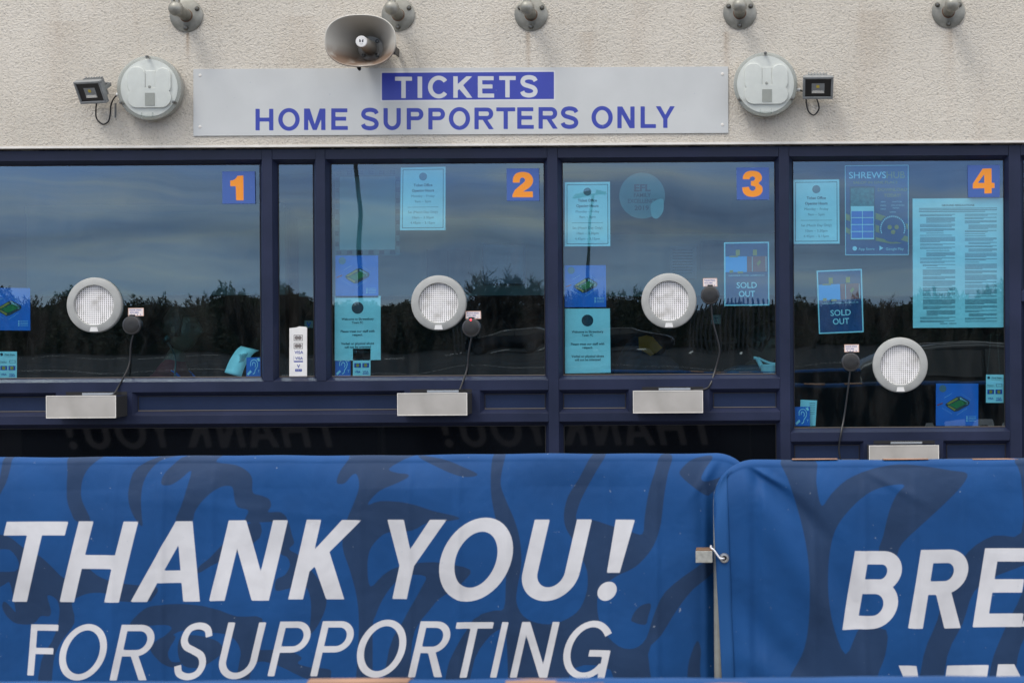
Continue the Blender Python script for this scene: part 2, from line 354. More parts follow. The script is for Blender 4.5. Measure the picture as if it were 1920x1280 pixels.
def crumple(m, scale, dist):
    t = m.node_tree; b = t.nodes['Principled BSDF']; old = b.inputs['Normal'].links[0].from_socket if b.inputs['Normal'].links else None
    tc = t.nodes.new('ShaderNodeTexCoord'); n = t.nodes.new('ShaderNodeTexNoise'); n.inputs['Scale'].default_value = scale; n.inputs['Detail'].default_value = 3; n.inputs['Distortion'].default_value = 0.3
    t.links.new(tc.outputs['Object'], n.inputs['Vector']); bp = t.nodes.new('ShaderNodeBump'); bp.inputs['Distance'].default_value = dist
    t.links.new(n.outputs['Fac'], bp.inputs['Height'])
    if old: t.links.new(old, bp.inputs['Normal'])
    t.links.new(bp.outputs[0], b.inputs['Normal'])
def emit(name, col, k):
    m = bpy.data.materials.new(name); m.use_nodes = True; b = m.node_tree.nodes['Principled BSDF']
    b.inputs['Base Color'].default_value = (*col, 1); b.inputs['Emission Color'].default_value = (*col, 1); b.inputs['Emission Strength'].default_value = k
    return m
def steel_mat():
    m = mat('stained_stainless_steel', (0.455, 0.425, 0.38), 0.45, 0.3, 0.09, 7, var2=(0.52, 0.49, 0.45))
    t = m.node_tree; b = t.nodes['Principled BSDF']
    tc = t.nodes.new('ShaderNodeTexCoord'); mp = t.nodes.new('ShaderNodeMapping'); mp.inputs['Scale'].default_value = (3, 3, 220)
    n = t.nodes.new('ShaderNodeTexNoise'); n.inputs['Scale'].default_value = 3
    t.links.new(tc.outputs['Object'], mp.inputs[0]); t.links.new(mp.outputs[0], n.inputs['Vector'])
    bp = t.nodes.new('ShaderNodeBump'); bp.inputs['Strength'].default_value = 0.12; bp.inputs['Distance'].default_value = 0.001
    t.links.new(n.outputs['Fac'], bp.inputs['Height']); t.links.new(bp.outputs[0], b.inputs['Normal'])
    return m
def perforated_mat():
    m = bpy.data.materials.new('perforated_white_steel'); m.use_nodes = True; t = m.node_tree; b = t.nodes['Principled BSDF']
    b.inputs['Roughness'].default_value = 0.5
    tc = t.nodes.new('ShaderNodeTexCoord'); sp = t.nodes.new('ShaderNodeSeparateXYZ'); t.links.new(tc.outputs['Object'], sp.inputs[0])
    def M(op, a, b_):
        n = t.nodes.new('ShaderNodeMath'); n.operation = op
        for i, x in enumerate((a, b_)):
            if hasattr(x, 'links'): t.links.new(x, n.inputs[i])
            else: n.inputs[i].default_value = x
        return n.outputs[0]
    pitch = 0.0099
    def cell(o): return M('ABSOLUTE', M('SUBTRACT', M('FRACT', M('MULTIPLY', o, 1/pitch), 0), 0.5), 0)
    d = M('MAXIMUM', cell(sp.outputs['X']), cell(sp.outputs['Z']))
    hole = M('LESS_THAN', d, 0.245)
    nz = t.nodes.new('ShaderNodeTexNoise'); nz.noise_dimensions = '4D'; nz.inputs['Scale'].default_value = 25; nz.inputs['Detail'].default_value = 5; t.links.new(tc.outputs['Object'], nz.inputs['Vector'])
    oi = t.nodes.new('ShaderNodeObjectInfo'); t.links.new(M('MULTIPLY', oi.outputs['Random'], 40.0), nz.inputs['W'])
    rp = t.nodes.new('ShaderNodeValToRGB'); rp.color_ramp.elements[0].position = 0.3; rp.color_ramp.elements[0].color = (0.60, 0.58, 0.55, 1); rp.color_ramp.elements[1].position = 0.52; rp.color_ramp.elements[1].color = (0.88, 0.86, 0.85, 1)
    t.links.new(nz.outputs['Fac'], rp.inputs[0])
    mx = t.nodes.new('ShaderNodeMixRGB'); t.links.new(hole, mx.inputs[0]); t.links.new(rp.outputs[0], mx.inputs[1]); mx.inputs[2].default_value = (0.015, 0.013, 0.012, 1)
    t.links.new(mx.outputs[0], b.inputs['Base Color'])
    return m
def horn_mat():
    m = bpy.data.materials.new('weathered_grey_horn'); m.use_nodes = True; t = m.node_tree; b = t.nodes['Principled BSDF']
    b.inputs['Roughness'].default_value = 0.6
    tc = t.nodes.new('ShaderNodeTexCoord'); nz = t.nodes.new('ShaderNodeTexNoise'); nz.inputs['Scale'].default_value = 14; nz.inputs['Detail'].default_value = 6
    t.links.new(tc.outputs['Object'], nz.inputs['Vector'])
    sp = t.nodes.new('ShaderNodeSeparateXYZ'); t.links.new(tc.outputs['Object'], sp.inputs[0])
    # brown grime settled in the bowl of the horn, ragged edge
    mr = t.nodes.new('ShaderNodeMapRange'); mr.inputs['From Min'].default_value = -0.005; mr.inputs['From Max'].default_value = -0.06
    t.links.new(sp.outputs['Z'], mr.inputs['Value'])
    my = t.nodes.new('ShaderNodeMapRange'); my.inputs['From Min'].default_value = -0.315; my.inputs['From Max'].default_value = -0.285
    t.links.new(sp.outputs['Y'], my.inputs['Value'])
    m1 = t.nodes.new('ShaderNodeMath'); m1.operation = 'MULTIPLY'; t.links.new(mr.outputs[0], m1.inputs[0]); t.links.new(my.outputs[0], m1.inputs[1])
    m2 = t.nodes.new('ShaderNodeMath'); m2.operation = 'MULTIPLY'; m2.use_clamp = True; t.links.new(m1.outputs[0], m2.inputs[0])
    m3 = t.nodes.new('ShaderNodeMapRange'); m3.inputs['From Min'].default_value = 0.22; m3.inputs['From Max'].default_value = 0.5; m3.inputs['To Max'].default_value = 0.95
    t.links.new(nz.outputs['Fac'], m3.inputs['Value']); t.links.new(m3.outputs[0], m2.inputs[1])
    mx = t.nodes.new('ShaderNodeMixRGB'); mx.inputs[1].default_value = (0.50, 0.48, 0.43, 1); mx.inputs[2].default_value = (0.16, 0.10, 0.065, 1)
    t.links.new(m2.outputs[0], mx.inputs[0]); t.links.new(mx.outputs[0], b.inputs['Base Color'])
    return m

M = dict(
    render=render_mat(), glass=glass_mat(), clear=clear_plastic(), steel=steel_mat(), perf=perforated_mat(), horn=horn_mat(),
    spandrel=mat('black_spandrel_glass', (0.004, 0.005, 0.007), 0.03, spec=0.28),
    sealant=mat('brown_grey_sealant', (0.15, 0.13, 0.11), 0.7),
    bead=mat('white_bead', (0.72, 0.69, 0.64), 0.5, 0, 0.1, 12),
    mortar=mat('grey_mortar', (0.22, 0.20, 0.17), 0.95, 0, 0.45, 28, 0.8, 120),
    dark=mat('black_plastic', (0.012, 0.012, 0.013), 0.42, 0, 0.2, 30),
    matt=mat('matt_dark', (0.02, 0.02, 0.022), 0.9),
    frame=mat('navy_powder_coat', (0.0118, 0.0172, 0.043), 0.42, 0, 0.12, 5, 0.05, 500, var2=(0.0155, 0.0215, 0.056), spec=0.32, speck=(46, 0.735, (0.085, 0.088, 0.10))),
    panel=mat('navy_infill', (0.009, 0.020, 0.058), 0.5, 0, 0.12, 5, spec=0.25, speck=(40, 0.74, (0.07, 0.075, 0.09))),
    gasket=mat('black_gasket', (0.012, 0.012, 0.014), 0.6),
    ring=mat('grey_plastic_ring', (0.375, 0.38, 0.365), 0.5, 0, 0.10, 18, spec=0.3),
    galv=mat('dull_bracket_steel', (0.24, 0.235, 0.20), 0.42, 0.35, 0.22, 22, var2=(0.33, 0.32, 0.28)),
    boltm=mat('dark_bolt_steel', (0.16, 0.155, 0.14), 0.35, 0.8, 0.2, 40),
    rust=mat('rust_stain', (0.15, 0.085, 0.05), 0.9, 0, 0.3, 30),
    lampw=mat('white_gear_tray', (0.74, 0.735, 0.70), 0.35, 0, 0.04, 30),
    lampg=mat('grey_lamp_body', (0.36, 0.36, 0.33), 0.45, 0, 0.08, 15),
    floodg=mat('grey_cast_aluminium', (0.24, 0.25, 0.25), 0.5, 0.2, 0.12, 40),
    led=mat('yellow_led_chip', (0.55, 0.42, 0.06), 0.4),
    chrome=mat('reflector', (0.75, 0.76, 0.75), 0.25, 0.7),
    paper=mat('white_paper', (0.76, 0.75, 0.74), 0.75, 0, 0.07, 7, 0.5, 9, bdist=.02),
    card=mat('laminated_card', (0.75, 0.74, 0.72), 0.35, 0, 0.06, 9, 0.4, 11, bdist=.015),
    inkg=mat('grey_print', (0.16, 0.16, 0.18), 0.7), inkd=mat('black_print', (0.035, 0.035, 0.05), 0.7),
    inkb=mat('blue_print', (0.02, 0.05, 0.30), 0.6), inkl=mat('pale_print', (0.70, 0.72, 0.75), 0.6),
    pblue=mat('poster_blue', (0.03, 0.14, 0.52), 0.5, 0, 0.1, 8), pnavy=mat('poster_navy', (0.030, 0.048, 0.15), 0.5, 0, 0.12, 8),
    pyel=mat('poster_yellow', (0.60, 0.26, 0.03), 0.5), pgreen=mat('pitch_green', (0.02, 0.16, 0.03), 0.6), pred=mat('poster_red', (0.60, 0.05, 0.04), 0.5),
    efl=mat('frosted_sticker', (0.078, 0.118, 0.122), 0.6, 0, 0.08, 20),
    pale=mat('pale_sheet', (0.19, 0.17, 0.165), 0.7, 0, 0.05, 6), checks=mat('dull_checks', (0.018, 0.008, 0.016), 0.7),
    note=mat('note_paper', (0.80, 0.72, 0.70), 0.8), noteb=mat('note_border', (0.65, 0.40, 0.30), 0.8),
    mic=mat('mic_black', (0.018, 0.018, 0.018), 0.45), micr=mat('mic_ring', (0.045, 0.045, 0.047), 0.3),
    redled=emit('red_led', (1.0, 0.05, 0.07), 3.0),
    asphalt=mat('asphalt', (0.017, 0.019, 0.022), 0.95, 0, 0.3, 0.35, 0.3, 90, spec=0.05, var2=(0.030, 0.033, 0.037)),
    paving=mat('paving', (0.20, 0.19, 0.18), 0.85, 0, 0.2, 1.5),
    line=mat('road_paint', (0.62, 0.62, 0.60), 0.7), kerb=mat('kerb_concrete', (0.30, 0.29, 0.27), 0.85, 0, 0.15, 3),
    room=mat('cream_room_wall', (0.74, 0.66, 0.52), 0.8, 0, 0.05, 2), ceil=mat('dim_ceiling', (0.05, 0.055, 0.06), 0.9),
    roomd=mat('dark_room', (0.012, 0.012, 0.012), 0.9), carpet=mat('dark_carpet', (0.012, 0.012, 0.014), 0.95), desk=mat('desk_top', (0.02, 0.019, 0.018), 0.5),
    bark=mat('bark', (0.035, 0.030, 0.024), 0.9, 0, 0.3, 12), twig=mat('twigs', (0.040, 0.034, 0.026), 0.9), hedge=mat('hedge', (0.026, 0.034, 0.018), 0.9, 0, 0.5, 0.7),
    pale_steel=mat('galvanised_palisade', (0.05, 0.052, 0.055), 0.7, 0.2),
    galvt=mat('galvanised_tube', (0.27, 0.27, 0.245), 0.5, 0.3, 0.15, 30), zinc=mat('zinc_clamp', (0.36, 0.36, 0.33), 0.6, 0.4, 0.25, 60),
    tie=mat('white_cable_tie', (0.78, 0.78, 0.80), 0.4), eyel=mat('nickel_eyelet', (0.50, 0.49, 0.47), 0.3, 0.85), tape=mat('peach_tape', (0.29, 0.165, 0.11), 0.9, 0, 0.1, 20),
    skin=mat('skin', (0.17, 0.098, 0.068), 0.55), hair=mat('dark_hair', (0.02, 0.015, 0.012), 0.6), maroon=mat('maroon_jacket', (0.30, 0.022, 0.03), 0.8),
    navyc=mat('navy_cloth', (0.012, 0.014, 0.030), 0.85), amber=mat('amber_cloth', (0.50, 0.115, 0.006), 0.8), jeans=mat('dark_trousers', (0.03, 0.03, 0.04), 0.9),
    lanyard=mat('blue_lanyard', (0.03, 0.12, 0.5), 0.6), brownj=mat('brown_knit', (0.11, 0.08, 0.06), 0.9),
    white=mat('white_plastic', (0.75, 0.76, 0.76), 0.35), teal=mat('blue_upholstery', (0.012, 0.04, 0.075), 0.7),
    carp=mat('dark_car_paint', (0.008, 0.009, 0.011), 0.3, 0.0, spec=0.3), carg=mat('car_glass', (0.01, 0.012, 0.014), 0.05), rubber=mat('rubber', (0.015, 0.015, 0.015), 0.85), rim=mat('alloy', (0.05, 0.05, 0.052), 0.4, 0.4),
    tail=mat('red_lens', (0.35, 0.01, 0.015), 0.2), sil=mat('silver_trim', (0.16, 0.16, 0.16), 0.3, 0.6),
)

# ------------------------------------------------------------------ letter shapes and signed distances
def arcp(cx, cy, rx, ry, a0, a1, n=24):
    return [(cx + rx*math.cos(R(a0 + (a1-a0)*i/n)), cy + ry*math.sin(R(a0 + (a1-a0)*i/n))) for i in range(n+1)]
def ringp(cx, cy, rx, ry, t, t2=None):
    return [arcp(cx, cy, rx, ry, 0, 360, 44)[:-1], arcp(cx, cy, rx-t, ry-(t2 or t), 0, 360, 44)[:-1]]
def arcs(cx, cy, rx, ry, t, a0, a1, t2=None):
    return [arcp(cx, cy, rx, ry, a0, a1, 30) + arcp(cx, cy, rx-t, ry-(t2 or t), a1, a0, 30)]
def rect(x0, y0, x1, y1): return [[(x0,y0),(x1,y0),(x1,y1),(x0,y1)]]
def poly(*p): return [list(p)]
def catmull(P, n=8, closed=False):
    P = [np.array(p, float) for p in P]; o = []; k = len(P)
    rngi = range(k) if closed else range(k-1)
    for i in rngi:
        if closed: a, b, c, d = P[i-1], P[i], P[(i+1) % k], P[(i+2) % k]
        else: a, b, c, d = P[max(i-1,0)], P[i], P[i+1], P[min(i+2,k-1)]
        for j in range(n):
            s = j/n
            o.append(0.5*((2*b) + (c-a)*s + (2*a-5*b+4*c-d)*s*s + (3*b-a-3*c+d)*s**3))
    if not closed: o.append(P[-1])
    return [tuple(q) for q in o]
def ribbon(P, t):
    P = [np.array(p) for p in P]; L = []; Rr = []
    for i in range(len(P)):
        d = P[min(i+1,len(P)-1)] - P[max(i-1,0)]; d = d/np.linalg.norm(d); n = np.array([-d[1], d[0]])
        L.append(tuple(P[i]+n*t/2)); Rr.append(tuple(P[i]-n*t/2))
    return [L + Rr[::-1]]
def bowl(w, y0, y1, t, th):
    r = (y1-y0)/2; a = [(0,y0), (w-r,y0)] + arcp(w-r, (y0+y1)/2, r, r, -90, 90, 18) + [(0,y1)]
    ri = r-th; rx = r-t
    b = [(t*0.98,y0+th), (w-r,y0+th)] + arcp(w-r, (y0+y1)/2, rx, ri, -90, 90, 18) + [(t*0.98,y1-th)]
    return [a, b]
def glyph_unit(c, w, t):
    th = t*0.92
    if c == 'T': return [rect(0,1-th,w,1), rect(w/2-t/2,0,w/2+t/2,1)]
    if c == 'H': return [rect(0,0,t,1), rect(w-t,0,w,1), rect(0,.5-th/2,w,.5+th/2)]
    if c == 'I': return [rect(0,0,w,1)]
    if c == 'E': return [rect(0,0,t,1), rect(0,1-th,w*.97,1), rect(0,.5-th/2+.02,w*.9,.5+th/2+.02), rect(0,0,w,th)]
    if c == 'F': return [rect(0,0,t,1), rect(0,1-th,w,1), rect(0,.48-th/2,w*.88,.48+th/2)]
    if c == 'L': return [rect(0,0,t,1), rect(0,0,w,th)]
    if c == 'O': return [ringp(w/2,.5,w/2,.515,t,th)]
    if c == 'C': return [arcs(w*.52,.5,w*.52,.515,t,38,322,th)]
    if c == 'G': return [arcs(w*.52,.5,w*.52,.515,t,36,325,th), rect(w*.55,.50-th,w,.5), rect(w-t,.0 if t<.15 else .1,w,.5)]
    if c == 'U': return [rect(0,w/2-.02,t,1), rect(w-t,w/2-.02,w,1), arcs(w/2,w/2-.01,w/2,w/2,t,180,360,th)]
    if c == 'N': return [rect(0,0,t,1), rect(w-t,0,w,1), poly((0,1),(t*1.15,1),(w,0),(w-t*1.15,0))]
    if c == 'M': return [rect(0,0,t,1), rect(w-t,0,w,1), poly((0,1),(t*1.35,1),(w/2+t*.45,0),(w/2-t*.45,0)), poly((w,1),(w-t*1.35,1),(w/2-t*.45,0),(w/2+t*.45,0))]
    if c == 'A': return [poly((0,0),(t*1.1,0),(w/2+t*.5,1),(w/2-t*.55,1)), poly((w,0),(w-t*1.1,0),(w/2-t*.5,1),(w/2+t*.55,1)), rect(w*.2,.235,w*.8,.235+th*.9)]
    if c == 'Y': return [rect(w/2-t/2,0,w/2+t/2,.46), poly((0,1),(t*1.12,1),(w/2+t/2,.42),(w/2-t/2,.42)), poly((w,1),(w-t*1.12,1),(w/2-t/2,.42),(w/2+t/2,.42))]
    if c == 'K': return [rect(0,0,t,1), poly((t*.8,.30),(t*.8,.30+t*1.45),(w-t*1.35,1),(w,1)), poly((t+.06*w,.43),(t+.06*w+t*.75,.43+t*1.05),(w,0),(w-t*1.22,0))]
    if c == 'P': return [rect(0,0,t,1), bowl(w,.43,1,t,th)]
    if c == 'R': return [rect(0,0,t,1), bowl(w*.97,.43,1,t,th), poly((w*.40,.47),(w*.40+t*1.1,.47),(w,0),(w-t*1.15,0))]
    if c == 'B': return [rect(0,0,t,1), bowl(w*.97,.47,1,t,th), bowl(w,0,.47+th*.9,t,th)]
    if c == 'S':
        P = [(1,.80),(.86,.955),(.5,1.015),(.15,.95),(.03,.755),(.17,.60),(.5,.515),(.85,.41),(.985,.23),(.85,.05),(.5,-.015),(.13,.05),(0,.21)]
        return [ribbon(catmull([(t/2+x*(w-t), t/2+y*(1-t)) for x, y in P], 6), t*.96)]
    if c == '!': return [poly((w*.5-.075,.345),(w*.5+.085,.345),(w*.5+.125,1),(w*.5-.115,1)), [arcp(w*.5-.02,.118,.118,.118,0,360,30)[:-1]]]
    return []
def glyph(c, box, t, shear=0.0):
    """letter c fitted to the pixel box (x0, y0, x1, y1) of the photo"""
    x0, y0, x1, y1 = box; h = y1-y0; want = (x1-x0)/h; w = max(.02, want - shear); lo = 0
    for _ in range(6):
        xs = [x + shear*y for sh in glyph_unit(c, w, t) for L in sh for x, y in L]; lo = min(xs); w = max(.02, w + want - (max(xs)-lo))
    return [[[(x0 + (x + shear*y - lo)*h, y1 - y*h) for x, y in L] for L in sh] for sh in glyph_unit(c, w, t)]
def to_uv(shapes): return [[np.array([uv(*p) for p in L]) for L in sh] for sh in shapes]
def sdf(P, shapes, lim=7.0):
    """smallest signed distance (inside negative) from points P (n,2) to a union of even-odd shapes"""
    res = np.full(len(P), lim)
    for sh in shapes:
        allp = np.concatenate(sh); lo = allp.min(0)-lim; hi = allp.max(0)+lim
        idx = np.where((P[:,0] > lo[0]) & (P[:,0] < hi[0]) & (P[:,1] > lo[1]) & (P[:,1] < hi[1]))[0]
        if not len(idx): continue
        Q = P[idx]; d2 = np.full(len(idx), 1e9); ins = np.zeros(len(idx), bool)
        for L in sh:
            A = L; B = np.roll(L, -1, 0)
            for a, b in zip(A, B):
                e = b-a; l2 = e@e
                if l2 < 1e-12: continue
                tt = np.clip(((Q-a)@e)/l2, 0, 1); dd = Q-(a+tt[:,None]*e)
                d2 = np.minimum(d2, (dd*dd).sum(1))
                c = (a[1] > Q[:,1]) != (b[1] > Q[:,1])
                if c.any():
                    xi = a[0] + (Q[:,1]-a[1])/(b[1]-a[1] if abs(b[1]-a[1]) > 1e-12 else 1e-12)*e[0]
                    ins ^= c & (Q[:,0] < xi)
        s = np.sqrt(d2); s[ins] *= -1
        res[idx] = np.minimum(res[idx], s)
    return np.clip(res, -lim, lim)
def UV3(u, v, Y): return (u*(D+Y)/F, Y, EYE - v*(D+Y)/F)
def set_attr(me, name, vals):
    a = me.attributes.new(name, 'FLOAT', 'POINT'); a.data.foreach_set('value', np.asarray(vals, dtype=np.float32))
def printed_plate(name, rect_px, Y, thick, step, inks, material, parent):
    """a rigid board with a fine front sheet that carries its print; rect_px = photo corners tl, tr, br, bl"""
    tl, tr, br, bl = [np.array(uv(*p)) for p in rect_px]
    nu = max(2, int(np.linalg.norm(tr-tl)/step)+1); nv = max(2, int(np.linalg.norm(bl-tl)/step)+1)
    a = np.linspace(0,1,nu)[None,:,None]; b = np.linspace(0,1,nv)[:,None,None]
    G = ((tl*(1-a)+tr*a)*(1-b) + (bl*(1-a)+br*a)*b).reshape(-1,2)
    mb = MB()
    mb.v = [UV3(u, v, Y) for u, v in G]
    mb.f = [(r*nu+c, (r+1)*nu+c, (r+1)*nu+c+1, r*nu+c+1) for r in range(nv-1) for c in range(nu-1)]
    mb.m = [0]*len(mb.f)
    n0 = len(mb.v)
    q = [UV3(*p, Y) for p in (tl, tr, br, bl)]; k = [(x, Y+thick, z) for x, _, z in q]
    mb.add(q + k, [(0,1,5,4),(1,2,6,5),(2,3,7,6),(3,0,4,7),(4,5,6,7)])
    o = obj(name, mb, material, parent, norm=False)
    for att, shapes in inks.items():
        d = sdf(G, to_uv(shapes)); set_attr(o.data, att, np.concatenate([d, np.full(len(mb.v)-n0, 7.0)]))
    return o

# ------------------------------------------------------------------ the ticket office
office = thing('ticket_office', 'cream rendered ticket office with a row of navy framed serving windows', 'building', (0, 0.1, 0))
GY = 0.035                                # face of the glass behind the frame face
V0, V1 = -343.0, -337.0                   # foot of the render, top of the head rail
HEAD = (-337, -318)
XL, XR, VB = -1640, 700, 592              # extent of the facade, level pixels (VB: pavement)
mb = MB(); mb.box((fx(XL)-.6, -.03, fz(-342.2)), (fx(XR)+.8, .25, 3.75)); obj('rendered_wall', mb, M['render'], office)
mb = MB(); mb.box((fx(XL)-.6, -.033, fz(-341.2)), (fx(XR)+.8, -.0305, fz(-344.2))); mb.box((fx(XL)-.6, -.033, fz(-340.2)), (fx(XR)+.8, 0.02, fz(-341.15)))
obj('edge_bead', mb, M['bead'], office)
# ragged mortar squeezed between the bead and the frame
mb = MB(); n = 900; us = np.linspace(XL, XR, n)
low = -337.3 + np.clip(np.cumsum(rng.normal(0, .55, n))*0, 0, 0) + 1.3*np.sin(us*.05)*np.sin(us*.013) + rng.normal(0, .5, n)
low += (np.convolve(rng.random(n) > .985, np.ones(7), 'same') > 0)*-2.2
for i in range(n-1):
    a, b = us[i], us[i+1]
    yy = .012 + .003*math.sin(a*.21)
    mb.quad(UV3(a, -341, .012), UV3(b, -341, .012), UV3(b, min(-336.0, low[i+1]), .012), UV3(a, min(-336.0, low[i]), .012))
obj('mortar_joint', mb, M['mortar'], office)
mb = MB(); mb.box((fx(XL)-.6, .02, fz(-333)), (fx(XR)+.8, .2, fz(-341.5))); obj('recess_strip', mb, M['matt'], office)

MUL = [(-907,-888), (-806.7,-788.7), (-372,-353), (62,81), (493,515)]
ends = [(-907,-888,97), (-806.7,-788.7,97), (-372,-353,VB), (62,81,VB), (493,515,VB)]
for a, b, lo in ends:
    m_ = MB(); m_.box((fx(a), -.002, fz(-337)), (fx(b), .10, fz(lo))); obj('mullion', m_, M['frame'], office, bevel=.0015)
bays = [(XL,-907), (-888,-806.7), (-788.7,-372), (-353,62), (81,493), (515,XR)]
for a, b in bays:
    m_ = MB(); m_.box((fx(a)+.0006, 0, fz(-337)), (fx(b)-.0006, .10, fz(-318))); obj('head_rail', m_, M['frame'], office, bevel=.0012)
# rails under the windows; the trays are let into solid blocks between them
def rail(a, b, v0, v1): 
    m_ = MB(); m_.box((fx(a)+.0006, 0, fz(v0)), (fx(b)-.0006, .10, fz(v1))); obj('transom', m_, M['frame'], office, bevel=.0012)
def block(a, b, v0, v1):
    m_ = MB(); m_.box((fx(a), .0003, fz(v0)+.0004), (fx(b), .10, fz(v1)-.0004)); obj('tray_block', m_, M['frame'], office)
rail(XL, -372, 97, 116.6); rail(XL, -372, 159.5, 176); rail(-353, 62, 97, 116.6); rail(-353, 62, 159.5, 176)
rail(81, 493, 199, 216); rail(81, 493, 259, 276); rail(515, XR, -62, -44)
block(-1296, -1153, 116.6, 159.5); block(-642, -501, 116.6, 159.5); block(-221, -71, 116.6, 159.5); block(218, 367, 216, 259)
# openings: outer rectangle on the frame face, splayed beads running back to the pane
def splay(a, b, v0, v1, inset, depth, name='glazing_bead'):
    o_ = [UV3(a,v0,0.0004), UV3(b,v0,0.0004), UV3(b,v1,0.0004), UV3(a,v1,0.0004)]
    x0, x1, z0, z1 = fx(a+inset), fx(b-inset), fz(v0+inset), fz(v1-inset)
    i_ = [(x0,depth,z0),(x1,depth,z0),(x1,depth,z1),(x0,depth,z1)]
    m_ = MB()
    for k in range(4):
        j = (k+1) % 4; m_.add([o_[k], o_[j], i_[j], i_[k]], [(0,1,2,3)])
    # back returns so that the bead has thickness
    bk = [(x, .0995, z) for x, _, z in o_]
    for k in range(4):
        j = (k+1) % 4; m_.add([i_[k], i_[j], bk[j], bk[k]], [(0,1,2,3)])
    obj(name, m_, M['frame'], office, norm=False)
    g = MB(); t_ = .0028                     # thin black rubber gasket round the pane
    for (p, q) in (((x0,z0),(x1,z0-t_)), ((x0,z0-t_),(x0+t_,z1+t_)), ((x1-t_,z0-t_),(x1,z1+t_))):
        g.box((p[0], depth-.004, p[1]), (q[0], depth-.0005, q[1]))
    obj('gasket', g, M['gasket'], office)
    g = MB(); g.box((x0, depth-.0042, z1), (x1, depth-.0004, z1+.0032)); obj('sealant', g, M['sealant'], office)
    return x0, x1, z0, z1
def pane(a, b, v0, v1, material='glass'):
    x0, x1, z0, z1 = splay(a, b, v0, v1, 7.5, GY)
    nx_, nz_ = max(1, int((x1-x0)/.1)), max(1, int((z0-z1)/.1))
    m_ = MB(); e = .004
    m_.mi = 1; m_.box((x0-e, GY+.0001, z1-e), (x1+e, GY+.010, z0+e))
    m_.mi = 0; m_.quad((x0-e, GY, z1-e), (x1+e, GY, z1-e), (x1+e, GY, z0+e), (x0-e, GY, z0+e))
    o = obj('window_pane' if material == 'glass' else 'spandrel_pane', m_, M[material] if material == 'glass' else [M[material]]*2, office, norm=False)
    return o
for a, b, v0, v1 in [(XL,-907,-318,97), (-888,-806.7,-318,97), (-788.7,-372,-318,97), (-353,62,-318,97), (81,493,-318,199),
                     (XL,-372,176,VB), (-353,62,176,VB), (81,493,276,VB), (515,XR,-318,-62), (515,XR,-44,VB)]:
    pane(a, b, v0, v1, 'glass' if v1 < 300 else 'spandrel')
for a, b, v0, v1 in [(XL,-1296,116.6,159.5), (-1153,-642,116.6,159.5), (-501,-372,116.6,159.5), (-353,-221,116.6,159.5), (-71,62,116.6,159.5), (81,218,216,259), (367,493,216,259)]:
    x0, x1, z0, z1 = splay(a, b, v0, v1, 7.5, .028)
    m_ = MB(); m_.box((x0-.003, .0275, z1-.003), (x1+.003, .06, z0+.003)); obj('infill_panel', m_, M['panel'], office)
# the room behind
xl, xr = fx(XL)-.5, fx(XR)+.7; back = 4.2
m_ = MB(); m_.box((xl, .11, -.02), (xr, back, .02)); obj('office_floor', m_, M['carpet'], office)
m_ = MB(); m_.box((xl, .26, 2.62), (xr, back, 2.66)); obj('office_ceiling', m_, M['ceil'], office)
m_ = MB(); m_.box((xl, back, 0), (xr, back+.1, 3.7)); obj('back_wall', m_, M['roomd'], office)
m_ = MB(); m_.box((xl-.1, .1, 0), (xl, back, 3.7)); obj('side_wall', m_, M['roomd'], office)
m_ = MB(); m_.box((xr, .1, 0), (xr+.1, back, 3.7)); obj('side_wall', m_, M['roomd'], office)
m_ = MB(); m_.box((fx(XL)-.6, .0, 3.75), (fx(XR)+.8, back+.1, 3.83)); m_.box((fx(XL)-.6, .25, 3.5), (fx(XR)+.8, back+.1, 3.6)); obj('roof', m_, M['ceil'], office)
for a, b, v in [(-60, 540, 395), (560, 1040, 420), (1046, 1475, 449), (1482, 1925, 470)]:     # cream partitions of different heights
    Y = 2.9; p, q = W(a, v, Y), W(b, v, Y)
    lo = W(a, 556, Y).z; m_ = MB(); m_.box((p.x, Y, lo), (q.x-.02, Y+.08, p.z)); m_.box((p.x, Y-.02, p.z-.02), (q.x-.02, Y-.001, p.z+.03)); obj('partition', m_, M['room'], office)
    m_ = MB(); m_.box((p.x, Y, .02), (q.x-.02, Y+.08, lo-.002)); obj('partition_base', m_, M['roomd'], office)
for a, b in [(XL-20,-907), (-770,-380), (-345,55), (90,485)]:
    zt = fz(97)-.05 if a < 80 else fz(199)-.05
    m_ = MB(); m_.box((fx(a), .13, zt-.04), (fx(b), .78, zt)); m_.box((fx(a)+.05, .16, .02), (fx(b)-.05, .19, zt-.04)); obj('counter', m_, M['desk'], office, bevel=.004)

# ------------------------------------------------------------------ ground
m_ = MB(); m_.quad((-500,-700,0), (500,-700,0), (500,60,0), (-500,60,0)); tag(obj('car_park_ground', m_, M['asphalt']), 'dark asphalt car park in front of the office', kind='structure')
m_ = MB(); m_.box((-30,-6.9,0), (30,-.03,.10)); m_.box((-30,-.03,0), (30,.0-.001,.1)); tag(obj('pavement', m_, M['paving']), 'grey paved strip along the ticket office', kind='structure')
m_ = MB(); m_.box((-30,-7.05,0), (30,-6.901,.12)); tag(obj('kerb', m_, M['kerb'], bevel=.01), 'concrete kerb at the pavement edge', kind='structure')
m_ = MB()
for i in range(26):
    x = -52 + i*2.6; m_.quad((x-14,-24,.004), (x-13.9,-24,.004), (x-10.9,-29,.004), (x-11,-29,.004))
for i in range(30): m_.quad((-60+i*2.6,-78,.004), (-59.88+i*2.6,-78,.004), (-59.88+i*2.6,-83.5,.004), (-60+i*2.6,-83.5,.004))
m_.quad((-60,-46,.004), (30,-56,.004), (30,-56.14,.004), (-60,-46.14,.004))
tag(obj('parking_lines', m_, M['line'], norm=False), 'worn white parking lines on the asphalt', kind='structure')

